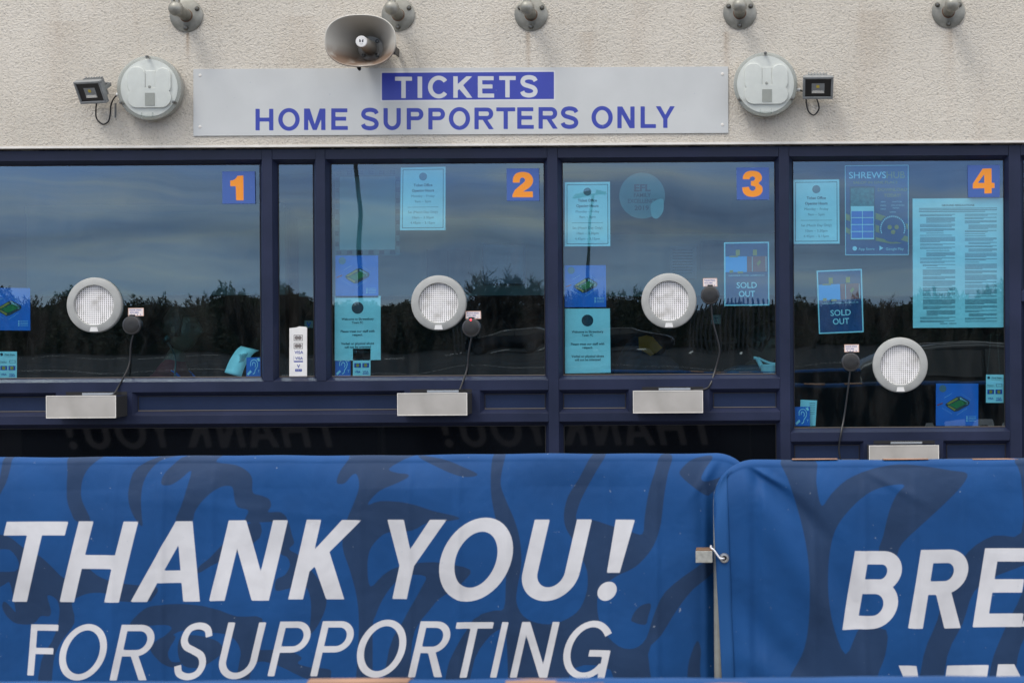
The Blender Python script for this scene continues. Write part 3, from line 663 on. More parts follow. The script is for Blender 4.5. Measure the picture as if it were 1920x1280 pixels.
# ------------------------------------------------------------------ TICKETS sign
YS = -.036
sign = thing('tickets_sign', 'long white sign board reading TICKETS HOME SUPPORTERS ONLY in blue', 'sign', W(864,190,YS+.004))
band = [[[(716,137),(1038.7,135),(1038.7,186),(716,188.3)]]]
def word(items, t, shear=0.0):
    o = []
    for c, box in items: o += glyph(c, box, t, shear)
    return o
tk = word([('T',(740.7,144.3,772.5,184.3)),('I',(783,144,791.5,184)),('C',(802.5,143,838.5,184.3)),('K',(850,143.5,885.5,183.7)),('E',(896,143.3,926.5,183.4)),('T',(936,143,967,183)),('S',(975.5,141.5,1008,183))], .205)
hs = word([('H',(479,204.3,512.7,244.8)),('O',(521.7,203.5,562,245)),('M',(570,203.8,610.3,244.2)),('E',(621,203.5,652.3,244)),
           ('S',(676.7,202.5,710.3,244.5)),('U',(719,203,751.6,244)),('P',(762.5,203,794,243.3)),('P',(803,202.8,834.5,243.2)),('O',(841.5,201.7,881.5,243.4)),('R',(889.5,202,926,242.7)),('T',(930.5,201.7,966,242.3)),('E',(969.7,201.5,1001,242)),('R',(1009.7,201.2,1046,241.8)),('S',(1051.3,200,1084.5,241.9)),
           ('O',(1109,199.7,1149,241.4)),('N',(1157.5,200,1190,240.8)),('L',(1201,199.8,1230,240.5)),('Y',(1229.5,199.5,1265.5,240.3))], .20)
edge_w = [[[(713.6,134.6),(1041,132.7),(1041,188.4),(713.6,190.7)], [(716,137),(716,188.3),(1038.7,186),(1038.7,135)]]]
sm = ink_mat('sign_print', (0.535, 0.545, 0.535), [('edge', (0.62,0.62,0.63)), ('band', (0.034,0.050,0.34)), ('tickets', (0.56,0.57,0.58)), ('lower', (0.034,0.052,0.34))], soft=.45, rough=.35, var=.05)
printed_plate('sign_board', [(362.5,129.7),(1365.5,125),(1365.5,249.5),(362.5,255)], YS, .005, 1.25, dict(band=band, tickets=tk, lower=hs, edge=edge_w), sm, sign)
for p in [(375,141.5),(375,238),(1354.5,139),(1354.5,234)]:
    q = W(*p, YS); m_ = MB(); m_.lathe([(0,-.0025),(.006,-.002),(.0075,0)], q, 16); obj('screw_cap', m_, M['bead'], sign, smooth=True)

# ------------------------------------------------------------------ window numbers
num = {'1': ([[(527,315),(545,313),(562,305),(574,293),(580,280),(625,277),(627,463),(571,463),(568,357),(527,357)]], (300,260,4), [(416.6,321.6),(477.8,321.2),(478.6,382),(417,382.2)]),
       '2': ([catmull([(246,330),(250,290),(275,260),(322,250),(370,262),(396,297),(394,335),(370,367),(322,398)],5) + [(396,396),(397,440),(243,440),(245,418)] + catmull([(262,385),(300,352),(332,325),(338,308),(325,293),(308,295),(299,310),(297,330)],5)], (900,260,4), [(949.7,316.2),(1010.5,315.7),(1011.3,376.5),(950.5,376.8)]),
       '3': ([catmull([(771,305),(775,277),(800,250),(845,242),(890,252),(913,282),(910,312),(890,335),(915,360),(918,395),(895,425),(850,437),(803,430),(775,405),(766,366)],5) + catmull([(817,362),(825,383),(845,392),(864,380),(862,360),(832,353)],5) + catmull([(832,319),(852,316),(863,302),(857,288),(843,284),(828,290),(821,305)],5)], (1200,260,4), [(1380.7,314.3),(1442,313.9),(1442.4,374.5),(1381.6,374.9)]),
       '4': ([[(547,190),(603,188),(604,280),(622,280),(622,312),(604,312),(604,345),(558,347),(558,313),(485,315),(485,285)], [(557,280),(557,225),(516,280)]], (1680,260,3.367), [(1814,309.7),(1874.6,309.3),(1874.6,369.8),(1815,370)])}
place = {'1': 'first window from the left', '2': 'window beside the narrow pane', '3': 'window behind the left banner', '4': 'rightmost window'}
for k, (loops, (ox, oy, sc), corners) in num.items():
    sh = [[[(ox+x/sc, oy+y/sc) for x, y in L] for L in loops]]
    c = W(*corners[0], GY-.004)
    t_ = thing('window_number', f'square blue plate with orange figure {k} on the glass', 'number plate', W(corners[3][0], corners[3][1], GY-.004), group='numbered plates on the serving windows')
    im = ink_mat('number_print', (0.050,0.115,0.37), [('figure', (0.86,0.29,0.018))], rough=.4, var=.03)
    printed_plate('plate', corners, GY-.007, .006, 1.2, dict(figure=sh), im, t_)

# ------------------------------------------------------------------ things fixed to the wall
YW = -.03
def bracket(px, py, lab, first=None):
    c = W(px, py, YW)
    if first is not None: return dup(first, c, lab)
    t = thing('canopy_bracket', lab, 'wall bracket', c, group='steel brackets along the wall top')
    m_ = MB(); m_.lathe([(0,0),(.0785,0),(.0785,-.006),(.076,-.008),(0,-.008)], (0,0,0), 48); obj('base_disc', m_, M['galv'], t, smooth=True, local=True)
    for a in (-90, 30, 150):
        m_ = MB(); x, z = .0605*math.cos(R(a)), .0605*math.sin(R(a))
        m_.lathe([(.0115,-.008),(.0115,-.011),(.0095,-.0135)], (x,0,z), 12); m_.lathe([(.0095,-.0135),(.009,-.018),(.006,-.0215),(0,-.0225)], (x,0,z), 12)
        obj('bolt', m_, M['boltm'], t, smooth=True, local=True)
    m_ = MB(); m_.tube([(0,-.008,0),(0,-.14,0.004)], .027, 24); obj('stub_tube', m_, M['galv'], t, smooth=True, local=True)
    m_ = MB(); m_.sphere((0,-.150,.004), .0345, 24, 16); obj('ball_joint', m_, M['galv'], t, smooth=True, local=True)
    m_ = MB(); m_.lathe([(.0275,-.0082),(.031,-.0084),(.029,-.0105),(.0265,-.011)], (0,0,-.002), 24); obj('weld_ring', m_, M['rust'], t, smooth=True, local=True)
    m_ = MB()
    for s_ in (-1, 1): m_.box((s_*.007, -.166, .03), (s_*.0165, -.138, .11))
    m_.tube([(-.02,-.152,.066),(.02,-.152,.066)], .008, 12); obj('fork', m_, M['galv'], t, local=True, bevel=.001)
    m_ = MB(); m_.tube([(0,-.152,.075),(0,-.20,.45),(0,-.26,.85)], .0062, 12); obj('stay_rod', m_, M['galv'], t, smooth=True, local=True)
    return t
b0 = bracket(350,29.5,'round steel bracket above the left bulkhead lamp')
bracket(747,28,'round steel bracket partly behind the horn loudspeaker', b0)
bracket(996,27.5,'round steel bracket above the word TICKETS on the sign', b0)
bracket(1387,24.5,'round steel bracket above the right bulkhead lamp', b0)
bracket(1778,22,'round steel bracket at the far right of the wall', b0)

def bulkhead(px, py, lab, first=None):
    c = W(px, py, YW)
    if first is not None: return dup(first, c, lab)
    t = thing('bulkhead_lamp', lab, 'wall lamp', c, group='round bulkhead lamps beside the sign')
    m_ = MB(); m_.lathe([(.118,0),(.143,-.004),(.1475,-.02),(.1475,-.055),(.150,-.058),(.150,-.066),(.143,-.068),(0,-.068)], (0,0,0), 56); obj('base', m_, M['lampg'], t, smooth=True, local=True)
    m_ = MB(); m_.lathe([(0,-.0685),(.134,-.0685),(.134,-.070),(0,-.0705)], (0,0,0), 48); obj('reflector', m_, M['lampw'], t, smooth=True, local=True)
    # white gear tray: two lamp channels joined below like a U
    def capsule(x0, x1, z0, z1, r, n=10):
        return [(x1-r + r*math.cos(R(a)), z1-r + r*math.sin(R(a))) for a in np.linspace(0,90,n)] + [(x0+r + r*math.cos(R(a)), z1-r + r*math.sin(R(a))) for a in np.linspace(90,180,n)] + \
               [(x0+r + r*math.cos(R(a)), z0+r + r*math.sin(R(a))) for a in np.linspace(180,270,n)] + [(x1-r + r*math.cos(R(a)), z0+r + r*math.sin(R(a))) for a in np.linspace(270,360,n)]
    m_ = MB(); m_.prism(capsule(-.098,-.016,-.03,.098,.038), -.080, -.0707); m_.prism(capsule(.030,.104,-.03,.092,.036), -.080, -.0707); m_.prism(capsule(-.100,.106,-.094,.0,.046), -.0802, -.0706)
    m_.box((-.016,-.0755,0),(.03,-.0708,.08))
    obj('gear_tray', m_, M['lampw'], t, local=True, bevel=.004)
    m_ = MB(); m_.lathe([(0,-.084),(.006,-.083),(.007,-.0803)], (.005,0,.004), 14); m_.box((-.016,-.0820,-.085),(.03,-.0803,-.025)); obj('ballast_cover', m_, M['lampg'], t, local=True)
    m_ = MB(); m_.lathe([(.149,-.0662),(.149,-.080),(.143,-.094),(.128,-.105),(.09,-.111),(.04,-.113),(0,-.1133)], (0,0,0), 56); obj('diffuser', m_, M['clear'], t, smooth='all', local=True)
    for a in (90, 210, -30):
        x, z = .142*math.cos(R(a)), .142*math.sin(R(a))
        m_ = MB(); m_.lathe([(0,-.106),(.0055,-.105),(.007,-.098),(.007,-.07)], (x,0,z), 12); obj('clip_screw', m_, M['boltm'], t, smooth=True, local=True)
    m_ = MB(); m_.box((-.028,-.104,-.140),(.028,-.095,-.132)); m_.box((-.028,-.104,-.140),(-.024,-.094,-.120)); m_.box((.024,-.104,-.140),(.028,-.094,-.120)); obj('catch', m_, M['clear'], t, local=True)
    return t
l0 = bulkhead(289.5,169,'round bulkhead lamp with clear cover left of the sign')
l1 = bulkhead(1435,162.3,'round bulkhead lamp with clear cover right of the sign', l0)

def floodlight(base, rot, lab):
    t = thing('floodlight', lab, 'floodlight', base, rot, 'small LED floodlights')
    w_, h_ = .071, .0555
    fr = MB()                              # front frame with a rim round the black glass
    for a, b in (((-w_,-.022,h_-.012),(w_,.004,h_)), ((-w_,-.022,-h_),(w_,.004,-h_+.012)), ((-w_,-.022,-h_+.0121),(-w_+.011,.004,h_-.0121)), ((w_-.011,-.022,-h_+.0121),(w_,.004,h_-.0121))): fr.box(a, b)
    obj('front_frame', fr, M['floodg'], t, local=True, bevel=.003)
    m_ = MB(); m_.box((-w_+.011,-.016,-h_+.012),(w_-.011,.002,h_-.012)); obj('black_glass', m_, M['dark'], t, local=True)
    m_ = MB(); x, z0, z1 = .030, -.026, .022; y0, y1 = -.0165, -.0162
    m_.add([(-x,y0,z0),(x,y0,z0),(x,y0,z1),(-x,y0,z1)], [(0,1,2,3)]); q = obj('reflector', m_, M['floodg'], t, local=True)
    m_ = MB(); m_.prism([(-x,z0),(x,z0),(x*.82,z0+.013),(-x*.82,z0+.013)], -.0185, -.0166); obj('reflector_lip', m_, M['chrome'], t, local=True)
    m_ = MB(); m_.box((-.008,-.0182,.0),(.006,-.0167,.013)); obj('led_chip', m_, M['led'], t, local=True)
    m_ = MB(); m_.prism([(-w_+.012,-h_+.006),(w_-.012,-h_+.006),(w_-.012,h_-.004),(-w_+.012,h_-.004)], .0042, .02)
    m_.box((-.046,.02,-.038),(.046,.052,.046)); obj('housing', m_, M['floodg'], t, local=True, bevel=.004)
    fins = MB()
    for k in range(7): fins.box((-.045+k*.0142,.022,.0465),(-.041+k*.0142,.05,.052))
    obj('cooling_fin', fins, M['floodg'], t, local=True)
    m_ = MB()
    for s_ in (-1, 1): m_.box((s_*.0495,.0,-.008),(s_*.053,.075,.010))
    m_.box((-.053,.0751,-.008),(.053,.079,.010)); obj('mounting_bracket', m_, M['floodg'], t, local=True)
    return t
f1 = floodlight(W(173,171,-.135), (R(30), 0, R(-15)), 'grey floodlight turned left beside the left bulkhead lamp')
f2 = floodlight(W(1533.5,162.5,-.125), (R(30), 0, R(1)), 'grey floodlight facing forward beside the right bulkhead lamp')
m_ = MB(); m_.tube(catmull([tuple(W(*p, y)) for p, y in [((182,186),-.10),((180,205),-.07),((181,222),-.05),((192,233),-.045),((203,228),-.045),((207,212),-.045),((208,198),-.05),((214,184),-.055),((223,178),-.07)]], 6), .0036, 8)
tag(obj('cable', m_, M['dark'], smooth=True), 'black cable looped under the left floodlight', 'cable', 'floodlight cables')
m_ = MB(); m_.tube(catmull([tuple(W(*p, y)) for p, y in [((1530,182),-.10),((1534.5,195),-.07),((1535,206),-.05),((1526,216),-.045),((1516,209),-.045),((1512,194),-.045),((1511,180),-.05),((1507,173),-.055),((1500,169.5),-.07)]], 6), .0036, 8)
tag(obj('cable', m_, M['dark'], smooth=True), 'black cable looped under the right floodlight', 'cable', 'floodlight cables')
for lamp, p, q in ((l0,(225,176.5),(219,178)), (l1,(1489,168.5),(1500.5,169))):
    a, b = W(*p, -.07), W(*q, -.07); m_ = MB(); m_.tube([a, a.lerp(b,.3), a.lerp(b,.31), b], [.0115,.0115,.0085,.0085], 14); obj('cable_gland', m_, M['white'], lamp, smooth=True)
m_ = MB(); a = W(216.5,193.5,YW); m_.box((a.x-.0045,YW-.002,a.z-.07),(a.x+.0045,YW,a.z))
t_ = thing('label_strip', 'tiny dark strip stuck to the wall by the left bulkhead lamp', 'label', (a.x,YW,a.z-.07)); obj('strip', m_, M['zinc'], t_)
m_ = MB()
for k in range(16): m_.box((a.x-.003,YW-.0026,a.z-.004-k*.0042),(a.x+.003,YW-.0021,a.z-.002-k*.0042))
obj('print', m_, M['inkd'], t_)

# horn loudspeaker
hc = W(675.5,76.5,-.32); hb = Vector((hc.x, YW, hc.z))
t_ = thing('horn_loudspeaker', 'grey oval horn loudspeaker with brown grime inside above the sign', 'loudspeaker', hb)
def horn_prof(k):                         # k 0 at throat, 1 at mouth
    return .052 + (.1*k**1.7)
m_ = MB(); n = 64; prof = np.linspace(0,1,18); vs = []; fs = []
def horn_ring(k, extra=0.0, y=None):
    rx = .058*(1-k) + .155*(.25*k + .75*k**2) + .0*k; rx = .058 + (.156-.058)*(k**1.35); rz = .056 + (.1135-.056)*(k**1.2); pw = 2.0 + .42*k
    yy = YW - .075 - .215*k if y is None else y
    o_ = []
    for j in range(n):
        a = 2*math.pi*j/n; ca, sa = math.cos(a), math.sin(a); q = (abs(ca)**pw + abs(sa)**pw)**(-1/pw)
        o_.append((hc.x + (rx+extra)*ca*q, yy, hc.z + (rz+extra)*sa*q))
    return o_
rings = [horn_ring(k) for k in prof] + [horn_ring(1, .003, YW-.293), horn_ring(1, .0065, YW-.291), horn_ring(1, .0065, YW-.284), horn_ring(1,.003,YW-.281)] + [horn_ring(k, .003) for k in prof[::-1][1:]]
for rg in rings: vs += rg
for i in range(len(rings)-1):
    for j in range(n): fs.append((i*n+j, i*n+(j+1) % n, (i+1)*n+(j+1) % n, (i+1)*n+j))
m_.add(vs, fs); obj('horn', m_, M['horn'], t_, smooth=True)
m_ = MB(); cx, cz = hc.x, hc.z
m_.lathe([(0,YW-.070),(.066,YW-.070),(.066,YW-.078),(.040,YW-.080)], (cx,0,cz), 40); m_.lathe([(.062,YW-.071),(.062,YW-.012),(.045,YW-.004),(0,YW-.003)], (cx,0,cz), 32)
obj('driver', m_, M['horn'], t_, smooth=True)
m_ = MB(); m_.lathe([(.040,YW-.079),(.033,YW-.085),(.029,YW-.20),(.026,YW-.262),(.0258,YW-.2625)], (cx,0,cz), 32); obj('inner_tube', m_, M['horn'], t_, smooth=True)
m_ = MB(); m_.lathe([(.0262,YW-.262),(.0262,YW-.268),(.024,YW-.2705),(0,YW-.2705)], (cx,0,cz), 32); cp = obj('end_cap', m_, M['card'], t_, smooth=True)
m_ = MB(); yy = YW-.2709
m_.add([(cx-.009,yy,cz-.004),(cx-.002,yy,cz-.004),(cx-.002,yy,cz+.004),(cx-.005,yy,cz+.0095),(cx-.009,yy,cz+.0095)], [(0,1,2,3,4)])
m_.add([(cx+.003,yy,cz-.004),(cx+.010,yy,cz-.004),(cx+.010,yy,cz+.0095),(cx+.007,yy,cz+.0095),(cx+.003,yy,cz+.002)], [(0,1,2,3,4)])
text_mb(m_, 'TOA', cx, cz-.0135, .0032, yy, .015); obj('emblem', m_, M['inkd'], cp)
for a in (45,135,225,315):
    m_ = MB(); m_.lathe([(.009,YW-.080),(.009,YW-.086),(.005,YW-.087),(.004,YW-.082)], (cx+.045*math.cos(R(a)),0,cz+.045*math.sin(R(a))), 14); obj('screw', m_, M['boltm'], t_, smooth=True)
m_ = MB()
m_.prism([(cx-.034,cz-.098),(cx-.010,cz-.098),(cx-.012,cz-.124),(cx-.020,cz-.129),(cx-.027,cz-.120)], YW-.235, YW-.222); m_.box((cx+.112,YW-.13,cz-.035),(cx+.126,YW-.10,cz+.012)); m_.box((cx+.112,YW-.0999,cz-.030),(cx+.119,YW-.002,cz+.008))
obj('mounting_bracket', m_, M['dark'], t_, bevel=.002)

# ------------------------------------------------------------------ speech grilles, trays, intercoms
def grille(px, py, lab, first=None):
    c = W(px, py, GY)
    if first is not None: return dup(first, c, lab)
    t = thing('speech_grille', lab, 'speech grille', c, group='round speech grilles in the serving windows')
    m_ = MB(); m_.lathe([(.0935,-.004),(.0942,-.0185),(.0965,-.0215),(.1265,-.0200),(.1300,-.0175),(.1315,-.012),(.1315,.004)], (0,0,0), 64); obj('ring', m_, M['ring'], t, smooth=True, local=True)
    m_ = MB(); m_.lathe([(0,-.0045),(.0945,-.0045),(.0945,-.0015),(0,-.0015)], (0,0,0), 56); obj('mesh_plate', m_, M['perf'], t, smooth=True, local=True)
    m_ = MB(); m_.prism([(-.020,-.125),(.020,-.125),(.015,-.104),(-.015,-.104)], -.0222, -.019); obj('ring_label', m_, M['card'], t, local=True)
    return t
g0 = grille(179,572,'round speech grille in the window numbered 1')
grille(823.5,568,'round speech grille in the window numbered 2', g0); grille(1254.5,564,'round speech grille in the window numbered 3', g0)
grille(1687.5,684,'round speech grille set lowest, in the window numbered 4', g0)

def tray(px, py, lab, first=None):
    c = W(px, py, 0)
    if first is not None: return dup(first, c, lab)
    t = thing('cash_tray', lab, 'cash tray', c, group='stainless cash trays below the windows')
    w_, h_ = .163, .0525
    m_ = MB(); m_.box((-w_,-.1505,-h_),(w_,-.147,h_)); obj('front_plate', m_, M['steel'], t, local=True, bevel=.0012)
    m_ = MB()
    for a, b in (((-w_,-.1520,h_-.0035),(w_,-.1507,h_)),((-w_,-.1520,-h_),(w_,-.1507,-h_+.0035)),((-w_,-.1520,-h_+.0036),(-w_+.0035,-.1507,h_-.0036)),((w_-.0035,-.1520,-h_+.0036),(w_,-.1507,h_-.0036))): m_.box(a, b)
    obj('folded_edge', m_, M['bead'], t, local=True, bevel=.0005)
    m_ = MB(); 
    for s_ in (-1,1): m_.box((s_*w_*.985,-.1468,-h_+.002),(s_*(w_*.985-.004),-.0005,h_-.006))
    m_.box((-w_*.96,-.1468,-h_+.002),(w_*.96,-.0005,-h_+.006)); obj('tray_body', m_, M['matt'], t, local=True)
    m_ = MB(); m_.box((-w_*.955,-.1466,-h_+.0065),(w_*.955,-.002,-h_+.02)); m_.box((-.13,-.0015,h_-.004),(.16,-.0007,h_+.012)); obj('slot', m_, M['matt'], t, local=True)
    m_ = MB(); m_.box((-.05,-.012,h_-.003),(.10,-.003,h_+.007)); obj('slot_lip', m_, M['chrome'], t, local=True)
    return t
def centre(px, py):                       # the tray front stands .15 m out: put its base straight behind it
    p = W(px, py, -.15); return p
trs = [((152,762.5),'stainless cash tray below the window numbered 1'),((810.5,757.5),'stainless cash tray below the window numbered 2'),((1252.5,753),'stainless cash tray below the window numbered 3'),((1695,855.5),'stainless cash tray lowest of the four, half hidden by the right banner')]
tr0 = None
for p, lab in trs:
    q = centre(*p)
    if tr0 is None: tr0 = tray(0, 0, lab); tr0.location = (q.x, 0, q.z)
    else: dup(tr0, (q.x, 0, q.z), lab)
def intercom(px, py, lab, cable, led=False):
    c = W(px, py, GY)
    t = thing('intercom_microphone', lab, 'microphone', c, group='black intercom pucks on the glass')
    m_ = MB(); m_.lathe([(.037,0),(.0435,-.003),(.0445,-.012),(.042,-.0175),(.036,-.019)], (0,0,0), 36); obj('ring', m_, M['micr'], t, smooth=True, local=True)
    m_ = MB(); m_.lathe([(.0362,-.0175),(.030,-.020),(.012,-.0205),(0,-.0205)], (0,0,0), 32); m_.lathe([(0,-.024),(.003,-.0235),(.0035,-.0195)], (.033,0,-.002), 10); obj('face', m_, M['mic'], t, smooth=True, local=True)
    m_ = MB(); m_.box((-.012,-.012,.0425),(.012,-.002,.050)); obj('tab', m_, M['dark'], t, local=True)
    if led:
        m_ = MB(); m_.sphere((-.001,-.02,.037), .0045, 10, 8); obj('status_led', m_, M['redled'], t, smooth=True, local=True)
    pts = [tuple(W(*p, y)) for p, y in cable]
    m_ = MB(); m_.tube(catmull(pts, 8), .0042, 8); obj('cable', m_, M['dark'], t, smooth=True)
    return t
intercom(248.8,609.5,'black intercom puck right of the grille, window numbered 1',[((250,627),GY-.006),((245,650),GY-.006),((243,680),GY-.006),((233,705),.0),((222,725),-.006),((214,738),-.03),((206,741),-.04)])
intercom(884.5,614,'black intercom puck with lit red light, window numbered 2',[((884,632),GY-.006),((879,660),GY-.006),((876,690),GY-.006),((869,712),-.002),((862,731),-.03)], True)
intercom(1331.5,553.5,'black intercom puck beside the SOLD OUT poster, window numbered 3',[((1334,571),GY-.006),((1336,600),GY-.006),((1345,635),GY-.006),((1349,660),GY-.006),((1342,690),GY-.006),((1332,720),-.004),((1322,729),-.006),((1300,731),-.01)])
intercom(1595,678.5,'black intercom puck left of the lowest grille',[((1594,696),GY-.006),((1590,730),GY-.006),((1583,780),GY-.006),((1577,812),-.004),((1573,840),-.004),((1576,862),-.004)])
def note(corners, lab):
    a = [W(*p, GY-.0015) for p in corners]
    t = thing('paper_note', lab, 'note', a[3], group='handwritten notes above the intercoms')
    m_ = MB(); q = [tuple(p) for p in a]; k = [(x, y+.001, z) for x, y, z in q]
    m_.add(q+k, [(0,1,2,3),(7,6,5,4),(0,4,5,1),(1,5,6,2),(2,6,7,3),(3,7,4,0)]); obj('sheet', m_, M['note'], t)
    w_ = a[1].x-a[0].x; h_ = a[0].z-a[3].z; cx = (a[0].x+a[2].x)/2; z = a[3].z; y = GY-.0019
    m_ = MB()
    for p, q2 in (((a[0].x,y,a[0].z),(a[1].x,y-.0002,a[0].z-.0022)),((a[3].x,y,a[3].z),(a[2].x,y-.0002,a[3].z+.0022)),((a[0].x,y,a[3].z+.0022),(a[0].x+.0022,y-.0002,a[0].z-.0022)),((a[1].x-.0022,y,a[3].z+.0022),(a[1].x,y-.0002,a[0].z-.0022))): m_.box(p, q2)
    obj('border', m_, M['noteb'], t)
    m_ = MB(); text_mb(m_, 'PLEASE SPEAK', cx-.002, z+h_*.66, h_*.17, y, w_*.78, .012); text_mb(m_, 'INTO HERE', cx-.008, z+h_*.36, h_*.17, y, w_*.55, .012)
    for k in range(4):
        x = cx - w_*.3 + k*w_*.2; m_.add([(x-.0007,y,z+h_*.27),(x+.0007,y,z+h_*.27),(x+.0007,y,z+h_*.16),(x+.003,y,z+h_*.17),(x,y,z+h_*.07),(x-.003,y,z+h_*.17),(x-.0007,y,z+h_*.16)], [(0,1,2,3,4,5,6)])
    obj('writing', m_, M['inkb'], t)
note([(240.3,577.3),(269.4,577),(269.6,592),(240.5,592.4)],'handwritten note above the intercom, window numbered 1')
note([(873,583.2),(901.5,583),(902,597.3),(873.3,597.8)],'handwritten note above the intercom with the red light')
note([(1318,521.6),(1344.5,521.3),(1345.2,536.5),(1318.4,537.2)],'handwritten note left of the SOLD OUT poster, window numbered 3')
note([(1583,645.7),(1610.5,645.4),(1610.8,659.6),(1583.2,660)],'handwritten note above the intercom beside the lowest grille')

# ------------------------------------------------------------------ posters behind the glass
YP = GY + .0125                            # face of a sheet taped inside the pane
def sheet(name, corners, lab, cat, group, material, Y=YP, th=.0012):
    a = [W(*p, Y) for p in corners]; t = thing(name, lab, cat, a[3] + Vector((0, th/2, 0)), group=group)
    q = [tuple(p) for p in a]; k = [(x, y+th, z) for x, y, z in q]; m_ = MB()
    m_.add(q+k, [(0,1,2,3),(7,6,5,4),(0,4,5,1),(1,5,6,2),(2,6,7,3),(3,7,4,0)]); obj('sheet', m_, material, t)
    def P(x, y, k=0): # position on the sheet, 0..1 from the top left
        top = a[0].lerp(a[1], x); bot = a[3].lerp(a[2], x); p = top.lerp(bot, y); return Vector((p.x, Y-.0006-.0004*k, p.z))
    return t, P, a
def quadp(m_, P, x0, y0, x1, y1, k=0): m_.quad(P(x0,y0,k), P(x0,y1,k), P(x1,y1,k), P(x1,y0,k))
def frame_lines(m_, P, x0, y0, x1, y1, tx, ty, k=0):
    quadp(m_,P,x0,y0,x1,y0+ty,k); quadp(m_,P,x0,y1-ty,x1,y1,k); quadp(m_,P,x0,y0+ty,x0+tx,y1-ty,k); quadp(m_,P,x1-tx,y0+ty,x1,y1-ty,k)
def ptext(m_, P, s, x, y, h, width=None, k=0, off=0.0, align='CENTER'):
    """h as a fraction of the sheet height; y is the base line"""
    c = P(x, y, k); H = (P(0,0)-P(0,1)).length; Wd = (P(1,0)-P(0,0)).length; d = P(1,y,k)-P(0,y,k); rot = math.atan2(d.z, d.x)
    text_mb(m_, s, c.x, c.z, h*H, c.y, width*Wd if width else None, off, align, rot=rot)
def disc_on(m_, P, x, y, r, k=0, n=28):
    c = P(x,y,k); Wd = (P(1,0)-P(0,0)).length; m_.disc((c.x,c.z), r*Wd, c.y, n)
def hours(corners, lab):
    t, P, a = sheet('opening_hours_notice', corners, lab, 'notice', 'ticket office opening hours notices', M['paper'])
    m_ = MB(); frame_lines(m_, P, .045, .035, .955, .965, .012, .009); ptext(m_,P,'Ticket Office',.5,.305,.042,.42,0,.020); ptext(m_,P,'Opening Hours',.5,.39,.042,.49,0,.020)
    quadp(m_, P, .16,.632,.84,.637); obj('heading', m_, M['inkd'], t)
    m_ = MB()
    for s, y, w_ in (('Monday – Friday',.475,.52),('9am – 5pm',.56,.36),('Sat (Match Day Only)',.73,.66),('10am – 3.30pm',.815,.48),('4.45pm – 5.15pm',.90,.55)): ptext(m_,P,s,.5,y,.038,w_)
    obj('small_print', m_, M['inkg'], t)
    m_ = MB(); disc_on(m_,P,.5,.15,.088); obj('crest', m_, M['inkg'], t)
hours([(751.5,314.5),(835.5,312.5),(835.2,431.5),(750,431.8)],'opening hours notice left of the figure 2')
hours([(1059,342),(1143.7,341),(1144.3,461.5),(1058.8,462)],'opening hours notice below the head rail, beside the EFL sticker')
hours([(1487.5,337.5),(1573.5,336.5),(1574.3,456.7),(1487,457.2)],'opening hours notice left of the SHREWSHUB poster')
def welcome(corners, lab):
    t, P, a = sheet('staff_respect_notice', corners, lab, 'notice', 'staff respect notices', M['card'])
    m_ = MB()
    for s, y, w_ in (('Welcome to Shrewsbury',.375,.70),('Town FC',.43,.25),('Please treat our staff with',.565,.74),('respect.',.62,.23),('Verbal or physical abuse',.755,.72),('will not be tolerated',.81,.57)): ptext(m_,P,s,.5,y,.036,w_,0,.020)
    obj('printing', m_, M['inkd'], t)
    m_ = MB(); disc_on(m_,P,.5,.185,.13); obj('crest', m_, M['inkd'], t)
welcome([(627.5,555),(713.6,554.5),(713.8,674.5),(627.5,676)],'staff respect notice with Welcome to Shrewsbury in the window numbered 2')
welcome([(1059,578.5),(1143.6,578.2),(1145,698.5),(1059.5,700)],'staff respect notice with Welcome to Shrewsbury in the window numbered 3')
def stadium_map(corners, lab):
    t, P, a = sheet('stadium_map', corners, lab, 'map', 'blue stadium map sheets', M['pblue'])
    m_ = MB(); 
    def dia(cx, cy, rx, ry, k): m_.add([P(cx-rx,cy+.03,k),P(cx-.02,cy+ry,k),P(cx+rx,cy+.02,k),P(cx+.08,cy-ry,k)], [(0,1,2,3)])
    m_ = MB(); m_.add([P(*p_) for p_ in ((.22,.50),(.26,.455),(.50,.31),(.58,.30),(.78,.41),(.80,.45),(.77,.51),(.52,.65),(.44,.665),(.27,.56))], [tuple(range(10))]); obj('stands', m_, M['inkd'], t)
    m_ = MB(); m_.add([P(.25,.475,1),P(.30,.497,1),P(.53,.365,1),P(.49,.335,1)],[(0,1,2,3)]); m_.add([P(.27,.53,1),P(.44,.645,1),P(.47,.605,1),P(.30,.515,1)],[(0,1,2,3)]); obj('yellow_stand', m_, M['pyel'], t)
    m_ = MB(); m_.add([P(.315,.505,2),P(.49,.59,2),P(.755,.455,2),P(.585,.375,2)],[(0,1,2,3)]); obj('pitch', m_, M['pgreen'], t)
    m_ = MB()
    for k in range(10): 
        x, y = .57+.018*k, .325+.012*k; quadp(m_,P,x,y,x+.011,y+.06,2)
    for k in range(9): quadp(m_,P,.2+.02*k,.33-.012*k,.214+.02*k,.338-.012*k)
    for k in range(8): quadp(m_,P,.6+.03*k,.24+.02*k,.615+.03*k,.247+.02*k)
    for k in range(8): quadp(m_,P,.15+.03*k,.58+.018*k,.165+.03*k,.587+.018*k); quadp(m_,P,.5+.03*k,.73-.02*k,.52+.03*k,.738-.02*k)
    for k in range(4): quadp(m_,P,.72,.77+.035*k,.75,.79+.035*k); quadp(m_,P,.77,.776+.035*k,.95,.783+.035*k)
    obj('map_print', m_, M['inkl'], t)
    m_ = MB(); m_.add([P(.03,.50),P(.03,.53),P(.16,.48),P(.16,.45)],[(0,1,2,3)]); obj('red_label', m_, M['pred'], t)
    m_ = MB(); disc_on(m_,P,.16,.12,.085); obj('crest', m_, M['inkg'], t)
